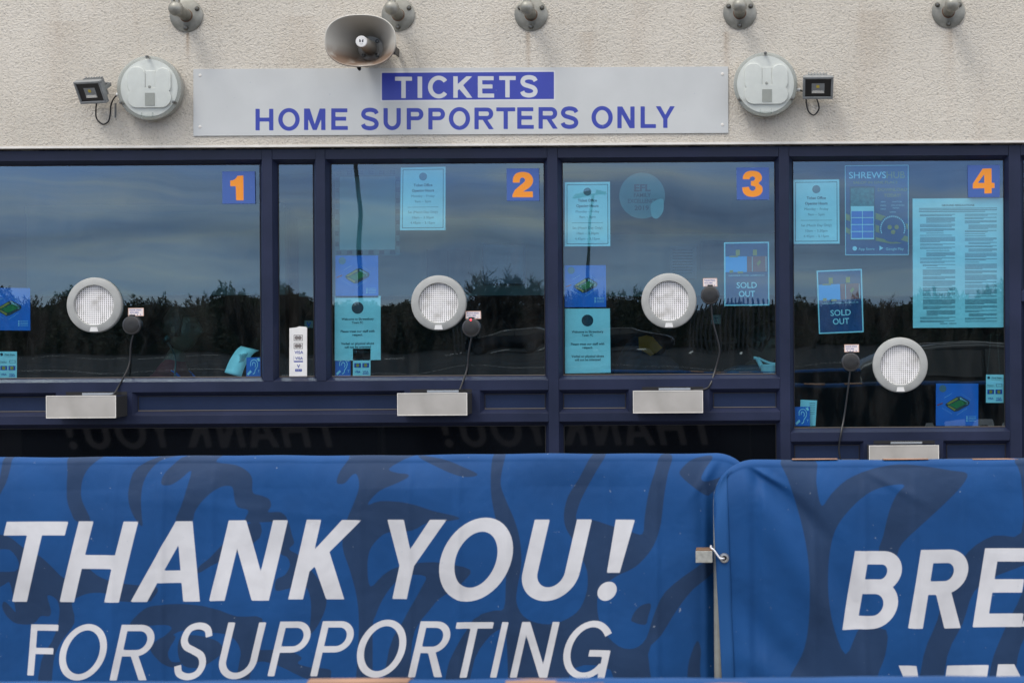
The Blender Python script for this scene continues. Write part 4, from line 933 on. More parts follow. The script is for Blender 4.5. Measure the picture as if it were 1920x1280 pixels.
stadium_map([(-24,539.5),(56.5,540),(56.8,619.5),(-24,619)],'blue stadium map in the window numbered 1')
stadium_map([(628.8,479.3),(709.2,478.8),(709.5,558),(628.8,558.5)],'blue stadium map above a pale notice in the window numbered 2')
stadium_map([(1058.5,497.5),(1136,497),(1136.6,575.5),(1058.8,576)],'blue stadium map between two notices in the window numbered 3')
stadium_map([(1755,718.6),(1834.5,718.9),(1834,798),(1754.6,798)],'blue stadium map at the foot of the window numbered 4')
def paycard(corners, lab, material, Y=YP, only=None):
    t, P, a = sheet('payment_card_sticker', corners, lab, 'sticker', 'payment card stickers', material, Y)
    return t, P
def paysticker(corners, lab):
    t, P = paycard(corners, lab, M['card'])
    m_ = MB(); disc_on(m_,P,.15,.11,.08); ptext(m_,P,'First Data',.6,.14,.055,.55,0,.02); quadp(m_,P,.3,.175,.8,.183); ptext(m_,P,'Maestro',.25,.4,.05,.36); quadp(m_,P,.07,.42,.43,.43); frame_lines(m_,P,.58,.33,.92,.43,.02,.01)
    obj('printing', m_, M['inkd'], t)
    m_ = MB(); quadp(m_,P,.08,.53,.46,.69); quadp(m_,P,.54,.53,.92,.69); ptext(m_,P,'VISA',.27,.88,.07,.32,0,.02); ptext(m_,P,'VISA',.73,.88,.07,.32,0,.02); quadp(m_,P,.56,.90,.9,.93); obj('card_logos', m_, M['inkb'], t)
    m_ = MB(); c = P(.27,.61,1)
    for x, mm in ((.21,'pred'),(.33,'pyel')): pass
    disc_on(m_,P,.27,.61,.10,1); disc_on(m_,P,.73,.61,.10,1); obj('card_disc', m_, M['pyel'], t)
paysticker([(-2,658.8),(31.8,658.8),(31.5,709.3),(-2,709.5)],'payment card sticker low in the window numbered 1')
paysticker([(661.8,653.5),(694.8,653),(694.5,704.5),(661.5,704.7)],'payment card sticker in front of a notice, window numbered 2')
paysticker([(1848.8,702),(1881.6,702),(1881.6,754.8),(1848.6,754.8)],'payment card sticker hanging on bead chains')
# the white one on the outside of the narrow pane
pts = [(542.6,615),(556,613.6),(561,611.8),(574,612.6),(575.8,614.5),(575.6,707.3),(542.4,707.5)]
Yo = GY-.002; a = [W(*p, Yo) for p in pts]
t_ = thing('payment_card_sticker', 'white payment card sticker standing in the narrow pane', 'sticker', a[-1], group='payment card stickers')
m_ = MB(); m_.prism([(p.x,p.z) for p in a], Yo, Yo+.0013); obj('sheet', m_, M['card'], t_)
def PP(x, y, k=0): q = W(542.5+33.2*x, 612+95.3*y, Yo); return Vector((q.x, Yo-.0005-.0003*k, q.z))
m_ = MB()
for y in (.165,.325): frame_lines(m_, PP, .25,y,.76,y+.115,.03,.012); disc_on(m_,PP,.41,y+.057,.11); disc_on(m_,PP,.59,y+.057,.11)
obj('card_logos', m_, M['pale'], t_)
m_ = MB(); ptext(m_,PP,'VISA',.54,.535,.06,.50,0,.02); ptext(m_,PP,'VISA',.55,.65,.055,.44,0,.02); quadp(m_,PP,.27,.675,.77,.70); quadp(m_,PP,.25,.58,.262,.70); ptext(m_,PP,'V',.52,.81,.065,None,0,.03); quadp(m_,PP,.33,.835,.71,.885); obj('printing', m_, M['inkb'], t_)
m_ = MB(); ptext(m_,PP,'PAY',.52,.873,.022,.26,2); obj('white_lettering', m_, M['card'], t_)
t_, P, a = sheet('card_sign', [(571,601),(586.5,601),(586.5,614.5),(571,614)], 'small grey V sign inside the narrow pane', 'sign', None, M['pale'], YP+.15)
m_ = MB(); ptext(m_,P,'V',.5,.85,.65,.6,0,.04); obj('printing', m_, M['inkb'], t_)
# hearing loop signs
def hearing(corners, lab):
    t, P, a = sheet('hearing_loop_sign', corners, lab, 'sign', 'blue hearing loop signs', M['pblue'], YP+.0035)
    m_ = MB(); q = lambda pts, w_: ribbon([(x, y) for x, y in catmull(pts, 6)], w_)
    for pts, w_ in (([(.30,.45),(.30,.25),(.45,.13),(.65,.15),(.78,.32),(.74,.52),(.62,.66),(.58,.80),(.45,.88)], .045), ([(.42,.42),(.45,.28),(.56,.27),(.64,.38),(.60,.52)], .04)):
        L = q(pts, w_)[0]; n = len(L)//2
        for i in range(n-1): m_.quad(P(*L[i]), P(*L[i+1]), P(*L[2*n-2-i]), P(*L[2*n-1-i]))
    m_.add([P(.05,.85),P(.13,.95),P(.38,.76),P(.30,.66)],[(0,1,2,3)]); m_.add([P(.70,.08),P(.88,.02),P(.95,.18),P(.85,.22)],[(0,1,2,3)]); ptext(m_,P,'T',.86,.80,.14,.13)
    obj('ear_symbol', m_, M['inkl'], t)
hearing([(462,670),(489,669.6),(489,705.5),(461.7,705.7)],'hearing loop sign beside a curled leaflet, window numbered 1')
hearing([(628.6,670.4),(657.3,670),(657.2,705),(628.5,705.2)],'hearing loop sign in the corner of the window numbered 2')
hearing([(1490,762.5),(1518.5,762.2),(1518.5,798),(1490,798.3)],'hearing loop sign in the corner of the window numbered 4')
# curled leaflet and a slip
t_ = thing('leaflet', 'curled pale leaflet leaning on the sill, window numbered 1', 'leaflet', W(440,706,.10), group='leaflets on the sills')
m_ = MB(); n = 10; L = catmull([(421,698,.06),(430,676,.075),(443,656,.10),(452,648.5,.13)], 4); Rr = catmull([(452,707,.06),(461,684,.075),(474,664,.10),(486,656.5,.13)], 4)
for i in range(len(L)-1): m_.quad(W(*L[i]), W(*Rr[i]), W(*Rr[i+1]), W(*L[i+1]))
o_ = obj('sheet', m_, M['card'], t_, smooth=True); md = o_.modifiers.new('t','SOLIDIFY'); md.thickness = .0012
m_ = MB()
for k in range(8): m_.quad(W(437+k*2.6,684-k*1.0,.075), W(437.9+k*2.6,684.5-k*1.0,.075), W(446.9+k*2.6,664.5-k*.4,.0905), W(446+k*2.6,664-k*.4,.0905))
obj('printing', m_, M['inkg'], t_)
t_, P, a = sheet('leaflet', [(1501,749),(1532,750.5),(1529,798),(1499,798)], 'pale leaflet behind the hearing loop sign, window numbered 4', 'leaflet', 'leaflets on the sills', M['card'], YP+.02)
m_ = MB()
for k in range(7): quadp(m_,P,.55,.1+.07*k,.9,.115+.07*k)
obj('printing', m_, M['inkg'], t_)
# pale framed sheet
t_, P, a = sheet('framed_sheet', [(628,318),(750,317),(750,478),(628,479)], 'large pale sheet with a border of dull checks in the window numbered 2', 'poster', None, M['pale'], YP+.30)
m_ = MB(); quadp(m_,P,.075,.085,.925,.935); obj('plain_centre', m_, mat('pale_centre',(0.43,0.47,0.45),.7), t_)
m_ = MB()
for k in range(6):
    x = .02+.165*k; quadp(m_,P,x,.012,x+.08,.062); quadp(m_,P,x,.945,x+.08,.99)
for k in range(7):
    y = .09+.125*k; quadp(m_,P,.005,y,.062,y+.055); quadp(m_,P,.94,y,.995,y+.055)
obj('check_border', m_, M['checks'], t_)
# EFL sticker
c = W(1204,367,YP); t_ = thing('round_sticker', 'round frosted sticker reading EFL FAMILY EXCELLENCE 2019', 'sticker', c)
m_ = MB(); m_.lathe([(0,0),(.1095,0),(.1095,.0008),(0,.0008)], (c.x,c.y,c.z), 56); obj('disc', m_, M['efl'], t_, smooth=True)
pk = D/F*1.006
m_ = MB(); text_mb(m_,'EFL',c.x+.0,c.z+8.5*pk,13*pk,YP-.0006,31*pk,.035); obj('red_lettering', m_, mat('dull_red_print',(0.05,0.0,0.004),.6), t_)
m_ = MB(); text_mb(m_,'FAMILY',c.x,c.z-2.5*pk,7.5*pk,YP-.0006,32*pk,.018); text_mb(m_,'EXCELLENCE',c.x,c.z-13.5*pk,7.5*pk,YP-.0006,54*pk,.018); text_mb(m_,'2019',c.x-1*pk,c.z-27*pk,8.5*pk,YP-.0006,27*pk,.018); obj('lettering', m_, M['checks'], t_)
m_ = MB(); m_.prism([(c.x+x*pk, c.z-y*pk) for x, y in catmull([(16,18),(24,10),(36,6),(40,10),(39,30),(28,43),(18,38)],5,True)], YP-.0014, YP-.0009); obj('peeling_patch', m_, mat('peeled_film',(0.20,0.27,0.27),.6), t_)
# SOLD OUT posters
def soldout(corners, lab):
    t, P, a = sheet('sold_out_poster', corners, lab, 'poster', 'SOLD OUT match posters', M['pnavy'])
    m_ = MB(); frame_lines(m_,P,0,0,1,1,.028,.02); ptext(m_,P,'SOLD',.5,.722,.094,.45,0,.014); ptext(m_,P,'OUT',.5,.858,.094,.36,0,.014); ptext(m_,P,'SHREWSBURY TOWN v LIVERPOOL FC',.5,.535,.022,.80); quadp(m_,P,.62,.23,.63,.465,2); quadp(m_,P,.925,.23,.935,.465,2); obj('lettering', m_, M['inkl'], t)
    m_ = MB(); quadp(m_,P,.03,.225,.505,.47); obj('blue_panel', m_, mat('sky_panel',(0.10,0.36,0.72),.5), t)
    m_ = MB(); quadp(m_,P,.51,.225,.95,.47); obj('red_panel', m_, mat('brick_panel',(0.50,0.075,0.06),.5), t)
    m_ = MB(); quadp(m_,P,.26,.12,.35,.21); quadp(m_,P,.64,.12,.73,.21); quadp(m_,P,.12,.215,.31,.235,1); quadp(m_,P,.12,.44,.2,.48,1); quadp(m_,P,.30,.46,.42,.49,1); m_.add([P(.72,.34,1),P(.79,.28,1),P(.82,.32,1),P(.76,.37,1),P(.80,.42,1)],[(0,1,2,3,4)]); obj('yellow_blocks', m_, M['pyel'], t)
soldout([(1357.5,454.5),(1442,453.2),(1442.7,572.6),(1358,573.4)],'straight SOLD OUT poster left of the navy post, window numbered 3')
soldout([(1531,507.5),(1616,504),(1619.5,622.5),(1535.5,626)],'tilted SOLD OUT poster left of the ground regulations')
# app poster
t_, P, a = sheet('app_poster', [(1584,310.5),(1703.5,309.3),(1703.8,478),(1584.8,478.5)], 'navy SHREWSHUB app poster with a phone screen', 'poster', None, M['pnavy'])
m_ = MB()
for pts in ([(0,.53),(.10,.56),(.10,.63),(0,.60)],[(0,.68),(.10,.72),(.10,.78),(0,.74)],[(.48,.53),(1,.66),(1,.72),(.48,.60)],[(.48,.66),(1,.80),(1,.86),(.48,.74)],[(.48,.80),(.9,.87),(.72,.875),(.48,.84)]): m_.add([P(*p) for p in pts], [tuple(range(len(pts)))])
ptext(m_,P,'HUB',.795,.145,.075,.29,1,.012); ptext(m_,P,'SALOP IN ONE PLACE',.48,.205,.03,.70,1,.012); ptext(m_,P,'DOWNLOAD',.745,.29,.036,.46,1,.012); ptext(m_,P,'TODAY!',.745,.355,.036,.26,1,.012); obj('yellow_print', m_, mat('olive_print',(0.42,0.22,0.05),.5), t_)
m_ = MB(); frame_lines(m_,P,0,0,1,1,.010,.0075,1); ptext(m_,P,'SHREWS',.355,.145,.075,.58,1,.006)
for s, x, y in (('NEWS',.60,.415),('WHAT\'S ON',.82,.415),('VIDEOS',.60,.455),('MAN OF MATCH',.83,.455),('DEALS',.60,.495),('VOTING',.80,.485),('& MORE',.75,.53)): ptext(m_,P,s,x,y,.014,None,1)
ptext(m_,P,'App Store',.335,.945,.028,.25,1); ptext(m_,P,'Google Play',.78,.945,.028,.28,1); disc_on(m_,P,.15,.925,.035,1); m_.add([P(.54,.895,1),P(.54,.95,1),P(.60,.922,1)],[(0,1,2)])
for k in range(24):
    an = R(200 - k*9.6); x, y = .75+.19*math.cos(an), .705-.19*math.sin(an)*119/168
    if k < 24: quadp(m_,P,x-.008,y-.008,x+.008,y+.008,2)
obj('white_print', m_, M['inkl'], t_)
m_ = MB(); disc_on(m_,P,.75,.705,.215,1); obj('badge', m_, M['pnavy'], t_)
m_ = MB()
for x, y in ((.70,.69),(.81,.69),(.755,.745)): disc_on(m_,P,x,y,.035,2)
obj('badge_device', m_, M['pyel'], t_)
m_ = MB(); quadp(m_,P,.075,.235,.47,.835,1); obj('phone_body', m_, M['inkd'], t_)
m_ = MB(); quadp(m_,P,.09,.25,.455,.455,2); obj('phone_picture', m_, mat('picture_green',(0.06,0.14,0.13),.5,0,.6,60), t_)
m_ = MB(); quadp(m_,P,.09,.455,.455,.825,2); obj('phone_screen', m_, M['card'], t_)
m_ = MB()
for r_ in range(4):
    for c_ in range(2): quadp(m_,P,.10+.178*c_,.51+.077*r_,.268+.178*c_,.578+.077*r_,3)
obj('phone_button', m_, M['pblue'], t_)
# ground regulations
t_, P, a = sheet('ground_regulations', [(1711,372.5),(1881.3,371.5),(1881.5,613.5),(1711.8,614.5)], 'large GROUND REGULATIONS sheet of dense small print', 'notice', None, M['paper'])
m_ = MB(); ptext(m_,P,'GROUND REGULATIONS',.5,.06,.0145,.36,0,.025)
for y in (.075,.088,.10): quadp(m_,P,.07,y,.93 if y < .1 else .8,y+.0045)
y = .122
for k in range(2): quadp(m_,P,.3+.1*k,.966,.38+.1*k,.970)
obj('heading', m_, M['inkd'], t_)
m_ = MB()
for x0, x1, ystart in ((.08,.47,.122),(.575,.93,.122)):
    y = ystart; ind = 0
    while y < .952:
        n_ = random.choice((1,2,2,3,3,4,5)); ind = random.choice((0,0,.03,.03,.07)) if x0 < .3 else random.choice((0,0,0,.04))
        for j in range(n_):
            if y > .952: break
            quadp(m_,P,x0+ind,y,x1-(random.uniform(.03,.2) if j == n_-1 else random.uniform(0,.006)),y+.0042); y += .0088
        y += .0075
obj('small_print', m_, M['inkg'], t_)
# bead chains above the hanging sticker
for p, q in (((1858,628),(1851.5,700)),((1869.5,628),(1874.5,700))):
    m_ = MB()
    for k in range(15):
        c = W(p[0]+(q[0]-p[0])*k/14, p[1]+(q[1]-p[1])*k/14, YP+.002); m_.sphere(c, .0016, 8, 5)
    tag(obj('bead_chain', m_, M['galvt'], smooth=True), 'fine bead chain holding the hanging payment card sticker, ' + ('left strand' if p[0] < 1865 else 'right strand'), 'chain', 'bead chains')
# a small T notice and a wall board inside
t_, P, a = sheet('letter_notice', [(1334,590.5),(1351,590.5),(1351,606.8),(1334,606.8)], 'small pale notice with the letter T inside the window numbered 3', 'notice', None, M['pale'], .6)
m_ = MB(); ptext(m_,P,'T',.5,.8,.55,.42,0,.03); obj('printing', m_, M['inkd'], t_)
t_, P, a = sheet('wall_calendar', [(1312,452),(1360,452),(1360,505),(1312,505)], 'dim pinned wall calendar behind the SOLD OUT poster', 'calendar', None, M['pale'], 2.87)
m_ = MB(); quadp(m_,P,.1,.15,.92,.95); obj('picture', m_, mat('dull_picture',(0.10,0.12,0.12),.7), t_)

for nm, cs, lab, cat, mm in (('whiteboard', [(905,456),(984,456),(984,534),(905,534)], 'dim whiteboard on the back partition of the window numbered 2', 'whiteboard', 'paper'),
        ('pinned_sheet', [(1256,462),(1306,462),(1306,522),(1256,522)], 'dim pale sheet pinned inside, above the grille of the window numbered 3', 'notice', 'paper'),
        ('wall_cupboard', [(800,468),(880,468),(880,548),(800,548)], 'dim wall cupboard behind the grille of the window numbered 2', 'cupboard', 'pale')):
    t_, P, a = sheet(nm, cs, lab, cat, None, M[mm], 2.85, .03)
    if nm == 'wall_cupboard':
        m_ = MB(); quadp(m_,P,.49,.03,.51,.97); obj('door_gap', m_, M['inkd'], t_)
    elif nm == 'pinned_sheet':
        m_ = MB()
        for k in range(9): quadp(m_,P,.1,.1+.09*k,.85,.13+.09*k)
        obj('printing', m_, M['inkg'], t_)
    else:
        m_ = MB(); frame_lines(m_,P,0,0,1,1,.03,.03); obj('frame', m_, M['sil'], t_)

# ------------------------------------------------------------------ people and things inside the office
def skin_body(name, joints, edges, material, parent, root=0, sub=2):
    me = bpy.data.meshes.new(name); me.from_pydata([j[0] for j in joints], edges, [])
    o = bpy.data.objects.new(name, me); COL.objects.link(o)
    md = o.modifiers.new('skin', 'SKIN'); sv = me.skin_vertices[0].data
    for i, j in enumerate(joints):
        r = j[1]; sv[i].radius = r if isinstance(r, tuple) else (r, r)
        sv[i].use_root = (i == root)
    ms = o.modifiers.new('sub', 'SUBSURF'); ms.levels = sub; ms.render_levels = sub
    bpy.context.view_layer.update()
    m2 = bpy.data.meshes.new_from_object(o.evaluated_get(bpy.context.evaluated_depsgraph_get()))
    bpy.data.objects.remove(o); bpy.data.meshes.remove(me)
    return m2
def person(loc, rz, lab, jacket, tilt=0.0, hair_k='hair'):
    """seated figure facing +x: one body mesh with head, arms and legs, clothing by material region"""
    t = thing('person', lab, 'person', loc, (0,0,rz))
    sy = .17
    J = [((0,0,.0),(.15,.12)), ((0.0,0,.20),(.14,.11)), ((.01+tilt*.15,0,.40),(.155,.105)), ((.015+tilt*.25,0,.52),(.10,.07)), ((.035+tilt*.35,0,.60),.052), ((.055+tilt*.42,0,.68),.055),
         ((.015+tilt*.24,-sy,.49),.062), ((.06+tilt*.2,-sy-.05,.24),.046), ((.29+tilt*.1,-sy+.02,.17),.036), ((.37,-sy+.05,.17),.030),
         ((.015+tilt*.24,sy,.49),.062), ((.06+tilt*.2,sy+.05,.24),.046), ((.29+tilt*.1,sy-.02,.17),.036), ((.37,sy-.05,.17),.030),
         ((.02,-.09,-.03),.092), ((.42,-.10,-.02),.068), ((.42,-.10,-.42),.048), ((.52,-.11,-.46),.035),
         ((.02,.09,-.03),.092), ((.42,.10,-.02),.068), ((.42,.10,-.42),.048), ((.52,.11,-.46),.035)]
    E = [(0,1),(1,2),(2,3),(3,4),(4,5),(3,6),(6,7),(7,8),(8,9),(3,10),(10,11),(11,12),(12,13),(0,14),(14,15),(15,16),(16,17),(0,18),(18,19),(19,20),(20,21)]
    fg = len(J)                              # five fingers on each hand, unequal and curled
    for hnd, sg in ((9,1),(13,-1)):
        hx, hy, hz = J[hnd][0]
        for k, (dy, ln) in enumerate(((-.028,.055),(-.010,.07),(.008,.074),(.026,.066))):
            a = len(J); J += [((hx+.035,hy+dy*sg,hz+.004),.0105), ((hx+.035+ln*.6,hy+dy*sg*1.15,hz-.004),.0085), ((hx+.035+ln,hy+dy*sg*1.15,hz-.028),.0075)]; E += [(hnd,a),(a,a+1),(a+1,a+2)]
        a = len(J); J += [((hx+.0,hy+.035*sg,hz-.006),.012), ((hx+.03,hy+.055*sg,hz-.018),.0095)]; E += [(hnd,a),(a,a+1)]
    me = skin_body('b', J, E, None, t)
    # head: sculpted ellipsoid with nose, brow, chin, ears
    hb = bmesh.new(); hb.from_mesh(me)
    hx, hz = .075+tilt*.5, .775
    r = bmesh.ops.create_uvsphere(hb, u_segments=40, v_segments=28, radius=1.0)
    ct, st = math.cos(tilt*1.2), math.sin(tilt*1.2)
    def g(x, x0, s_): return math.exp(-((x-x0)/s_)**2)
    for v in r['verts']:
        x, y, z = v.co; X, Y, Z = x*.098, y*.076, z*.122
        front = max(0, x)
        jaw = max(0, -z-.15); X -= 0.0; Y *= 1-.32*jaw; X *= 1-.10*jaw*(1-front)
        if x < 0 and z < -.2: X *= 1-.45*(-z-.2)
        X += .030*g(y,0,.20)*g(z,-.12,.20)*front + .012*g(y,0,.12)*g(z,.10,.2)*front          # nose
        X += .008*g(z,.27,.10)*front - .011*front*(g(y,.38,.17)+g(y,-.38,.17))*g(z,.10,.12)       # brow, eye sockets
        X += .010*g(y,0,.30)*g(z,-.50,.10)*front - .005*front*g(z,-.42,.035)*g(y,0,.35) + .010*g(z,-.82,.14)*g(y,0,.4)*front  # lips, chin
        e_ = g(x,-.08,.14)*g(z,-.02,.2)*(1 if abs(y) > .9 else 0); Y += math.copysign(.016*e_, y)   # ears
        v.co = (hx + X*ct + Z*st, Y, hz - X*st + Z*ct)
    hb.to_mesh(me); hb.free()
    me.name = 'body'; me.materials.append(M['skin']); me.materials.append(M[jacket]); me.materials.append(M['jeans'])
    for p in me.polygons:
        c = p.center; p.use_smooth = True
        if c.z < .02 or (c.z < .10 and c.x > .12 and abs(c.y) < .2 and c.z < .08): p.material_index = 2
        elif c.z < .605 + tilt*.02 and not (c.x > .335): p.material_index = 1
        else: p.material_index = 0
    o = bpy.data.objects.new('body', me); COL.objects.link(o); o.parent = t
    m_ = MB(); vs = []; n, k = 36, 16
    for i in range(k+1):
        a = math.pi*.60*i/k
        for j in range(n):
            b = 2*math.pi*j/n; x, y, z = math.sin(a)*math.cos(b), math.sin(a)*math.sin(b), math.cos(a)
            lift = 1.07 + .035*math.sin(b*5+a*7)*math.sin(a*3)
            if x > .35: z = max(z, .55); 
            X, Y, Z = x*.098*lift-.006, y*.078*lift, z*.122*lift+.004
            vs.append((hx + X*ct + Z*st, Y, hz - X*st + Z*ct))
    fs = [(i*n+j, (i+1)*n+j, (i+1)*n+(j+1) % n, i*n+(j+1) % n) for i in range(k) for j in range(n)]
    m_.add(vs, fs); obj('hair', m_, M[hair_k], t, smooth='all', local=True)
    m_ = MB()
    for s_ in (-1,1): m_.sphere((hx+.083*ct+.016*st, s_*.029, hz-.083*st+.016*ct), .0085, 10, 8)
    obj('eye', m_, M['dark'], t, smooth=True, local=True)
    return t
p = W(345,618,1.35)
p1 = person((p.x-.085, 1.35, p.z-.775), R(-8), 'person in a maroon jacket with a blue lanyard facing right at the first window', 'maroon')
m_ = MB(); m_.tube(catmull([(.00,-.07,.575),(.10,-.085,.52),(.135,-.06,.42),(.14,-.02,.33)],6), .008, 8); m_.tube(catmull([(.00,.07,.575),(.10,.085,.52),(.135,.06,.42),(.14,.02,.33)],6), .008, 8); obj('lanyard', m_, M['lanyard'], p1, smooth=True, local=True)
p = W(1408,650,1.7)
p2 = person((p.x-.16, 1.7, p.z-.76), R(-20), 'person in a dark jacket bent over the desk at the third window', 'brownj', .35)
# desk microphone
a = W(328,704,.42); b = W(314,640,.55)
t_ = thing('desk_microphone', 'thin gooseneck desk microphone before the person in maroon', 'microphone', (a.x,.42,fz(97)-.05))
m_ = MB(); m_.lathe([(0,0),(.05,0),(.05,.018),(0,.02)], (0,0,0), 20); m_.v = [(x,z_,y_) for x,y_,z_ in m_.v]; obj('base', m_, M['dark'], t_, local=True, smooth=True)
m_ = MB(); m_.tube(catmull([(0,0,.02),(.0,.0,.08),(-.015,.05,.16),(b.x-a.x,.13,b.z-(fz(97)-.05))],6), .0045, 8); obj('gooseneck', m_, M['micr'], t_, smooth=True, local=True)
m_ = MB(); m_.sphere((b.x-a.x,.13,b.z-(fz(97)-.05)+.012), .019, 14, 10, (1,1,1.15)); obj('foam_head', m_, M['dark'], t_, smooth=True, local=True)
# jacket over a chair, third window
q0 = W(1222,700,.9)
def desk_chair(x, y, z, rz, lab):
    t = thing('desk_chair', lab, 'chair', (x,y,.02), (0,0,rz), 'blue desk chairs in the office')
    m_ = MB(); vs = []
    for i in range(13):
        a = -1+2*i/12
        for (zz, yy) in ((z-.62,0),(z-.30,.0),(z-.10,.01),(z-.05*abs(a)**3*2-.03,.03)):
            vs.append((.21*a, .05*a*a+yy, zz))
    fs = [(i*4+j,(i+1)*4+j,(i+1)*4+j+1,i*4+j+1) for i in range(12) for j in range(3)]
    m_.add(vs, fs); o = obj('backrest', m_, M['teal'], t, smooth=True, local=True); md = o.modifiers.new('t','SOLIDIFY'); md.thickness = .05
    m_ = MB(); m_.box((-.23,-.46,z-.68),(.23,-.02,z-.61)); obj('seat', m_, M['teal'], t, local=True, bevel=.02)
    m_ = MB(); m_.tube([(0,-.22,.06),(0,-.22,z-.68)], .028, 12)
    for k in range(5): m_.tube([(0,-.22,.09),(.28*math.cos(k*1.2566),-.22+.28*math.sin(k*1.2566),.03)], .018, 8)
    obj('base', m_, M['dark'], t, local=True); return t
c1 = W(1408,687,.62); desk_chair(c1.x, .62, c1.z+.01-.02+.03, R(180), 'blue chair back low in the window numbered 3')
t_ = thing('club_jacket', 'navy jacket with an amber shoulder hung in the window numbered 3', 'jacket', (q0.x,.9,q0.z-.35))
prof = [[(1150,700),(1160,668),(1176,642),(1190,630),(1198,631),(1223,631)], [(1290,702),(1284,695),(1270,682),(1256,668),(1242,652),(1223,631)]]
m_ = MB(); n = 12; A = catmull([(x,y) for x,y in prof[0]],4); B = catmull([(x,y) for x,y in prof[1]],4); vs = []
for (xa,ya),(xb,yb) in zip(A,B):
    for j in range(n+1):
        s_ = j/n; vs.append(W(xa*(1-s_)+xb*s_, ya*(1-s_)+yb*s_, .9 - .11*math.sin(math.pi*s_) + .012*math.sin(s_*17)))
k = len(A); m_.add(vs, [(i*(n+1)+j,(i+1)*(n+1)+j,(i+1)*(n+1)+j+1,i*(n+1)+j+1) for i in range(k-1) for j in range(n)])
# hanging body down to the chair seat
base = [vs[j] for j in range(n+1)]; m_.add([tuple(v) for v in base] + [(v.x, v.y, v.z-.36) for v in base], [(j,j+1,n+1+j+1,n+1+j) for j in range(n)])
o_ = obj('cloth', m_, M['navyc'], t_, smooth=True); md = o_.modifiers.new('t','SOLIDIFY'); md.thickness = .012
m_ = MB(); pts = [(1197,632),(1212,628),(1223,631),(1242,652),(1231,661),(1220,667),(1198,653)]
m_.add([W(x,y,.775) for x,y in pts], [tuple(range(len(pts)))]); o_ = obj('shoulder_panel', m_, M['amber'], t_); md = o_.modifiers.new('t','SOLIDIFY'); md.thickness = .004
m_ = MB(); c = W(1206,638,.7715)
for q in range(20):
    a0, a1 = R(q*18), R(q*18+18); m_.quad((c.x+.018*math.cos(a0),c.y,c.z+.018*math.sin(a0)),(c.x+.018*math.cos(a1),c.y,c.z+.018*math.sin(a1)),(c.x+.0155*math.cos(a1),c.y,c.z+.0155*math.sin(a1)),(c.x+.0155*math.cos(a0),c.y,c.z+.0155*math.sin(a0)))
obj('crest', m_, M['inkl'], t_)
# white jug
c = W(1442,690,.5); t_ = thing('plastic_jug', 'pale plastic jug with a spout in the corner of the window numbered 3', 'jug', (c.x,.5,fz(97)-.05))
h0 = fz(97)-.05; m_ = MB()
def ringz(prof, cx=0, n=24):
    vs = []; fs = []
    for r_, z in prof:
        for j in range(n): vs.append((cx+r_*math.cos(2*math.pi*j/n), r_*math.sin(2*math.pi*j/n), z))
    for i in range(len(prof)-1):
        for j in range(n): fs.append((i*n+j,(i+1)*n+j,(i+1)*n+(j+1) % n,i*n+(j+1) % n))
    return vs, fs
m_.add(*ringz([(0,0),(.026,0),(.028,.05),(.03,.065),(.042,.07),(.044,.10),(.040,.105),(0,.105)])); obj('body', m_, M['white'], t_, smooth=True, local=True)
m_ = MB(); m_.tube(catmull([(-.035,0,.09),(-.05,0,.115),(-.062,0,.135),(-.078,0,.137)],5), [.013]*5+[.011]*5+[.008]*6, 12); obj('spout', m_, M['white'], t_, smooth=True, local=True)
m_ = MB(); m_.tube(catmull([(-.055,0,.137),(-.02,0,.12),(.02,0,.108),(.05,0,.11)],5), .006, 8); obj('handle', m_, M['white'], t_, smooth=True, local=True)

# ------------------------------------------------------------------ barriers and banners
YB = -3.14; SB = F/(D+YB)                  # pixels per metre at the barrier row
def barrier(x0, x1, y, lab, ztop=1.115):
    t = thing('crowd_barrier', lab, 'barrier', ((x0+x1)/2, y, .10), group='steel crowd barriers in front of the office')
    r, rc, zb = .0165, .095, .30
    pts = [(x0,y,zb)] + [(x0+rc-rc*math.cos(a), y, ztop-r-rc+rc*math.sin(a)) for a in np.linspace(0,math.pi/2,8)] + [(x1-rc+rc*math.sin(a), y, ztop-r-rc+rc*math.cos(a)) for a in np.linspace(0,math.pi/2,8)] + [(x1,y,zb)]
    m_ = MB(); m_.tube(pts, r, 14); m_.tube([(x0,y,zb),(x1,y,zb)], r, 14); obj('frame_tube', m_, M['galvt'], t, smooth=True)
    nb = int((x1-x0)/.142); m_ = MB()
    for k in range(1, nb): x = x0 + (x1-x0)*k/nb; m_.tube([(x,y,zb),(x,y,ztop-r)], .0075, 8)
    obj('bar', m_, M['galvt'], t, smooth=True)
    for x in (x0+.35, x1-.35):
        m_ = MB(); m_.tube([(x,y-.27,.112),(x,y-.05,.16),(x,y,.30)], .016, 10); m_.tube([(x,y+.27,.112),(x,y+.05,.16),(x,y,.30)], .016, 10); obj('foot', m_, M['galvt'], t, smooth=True)
    return t
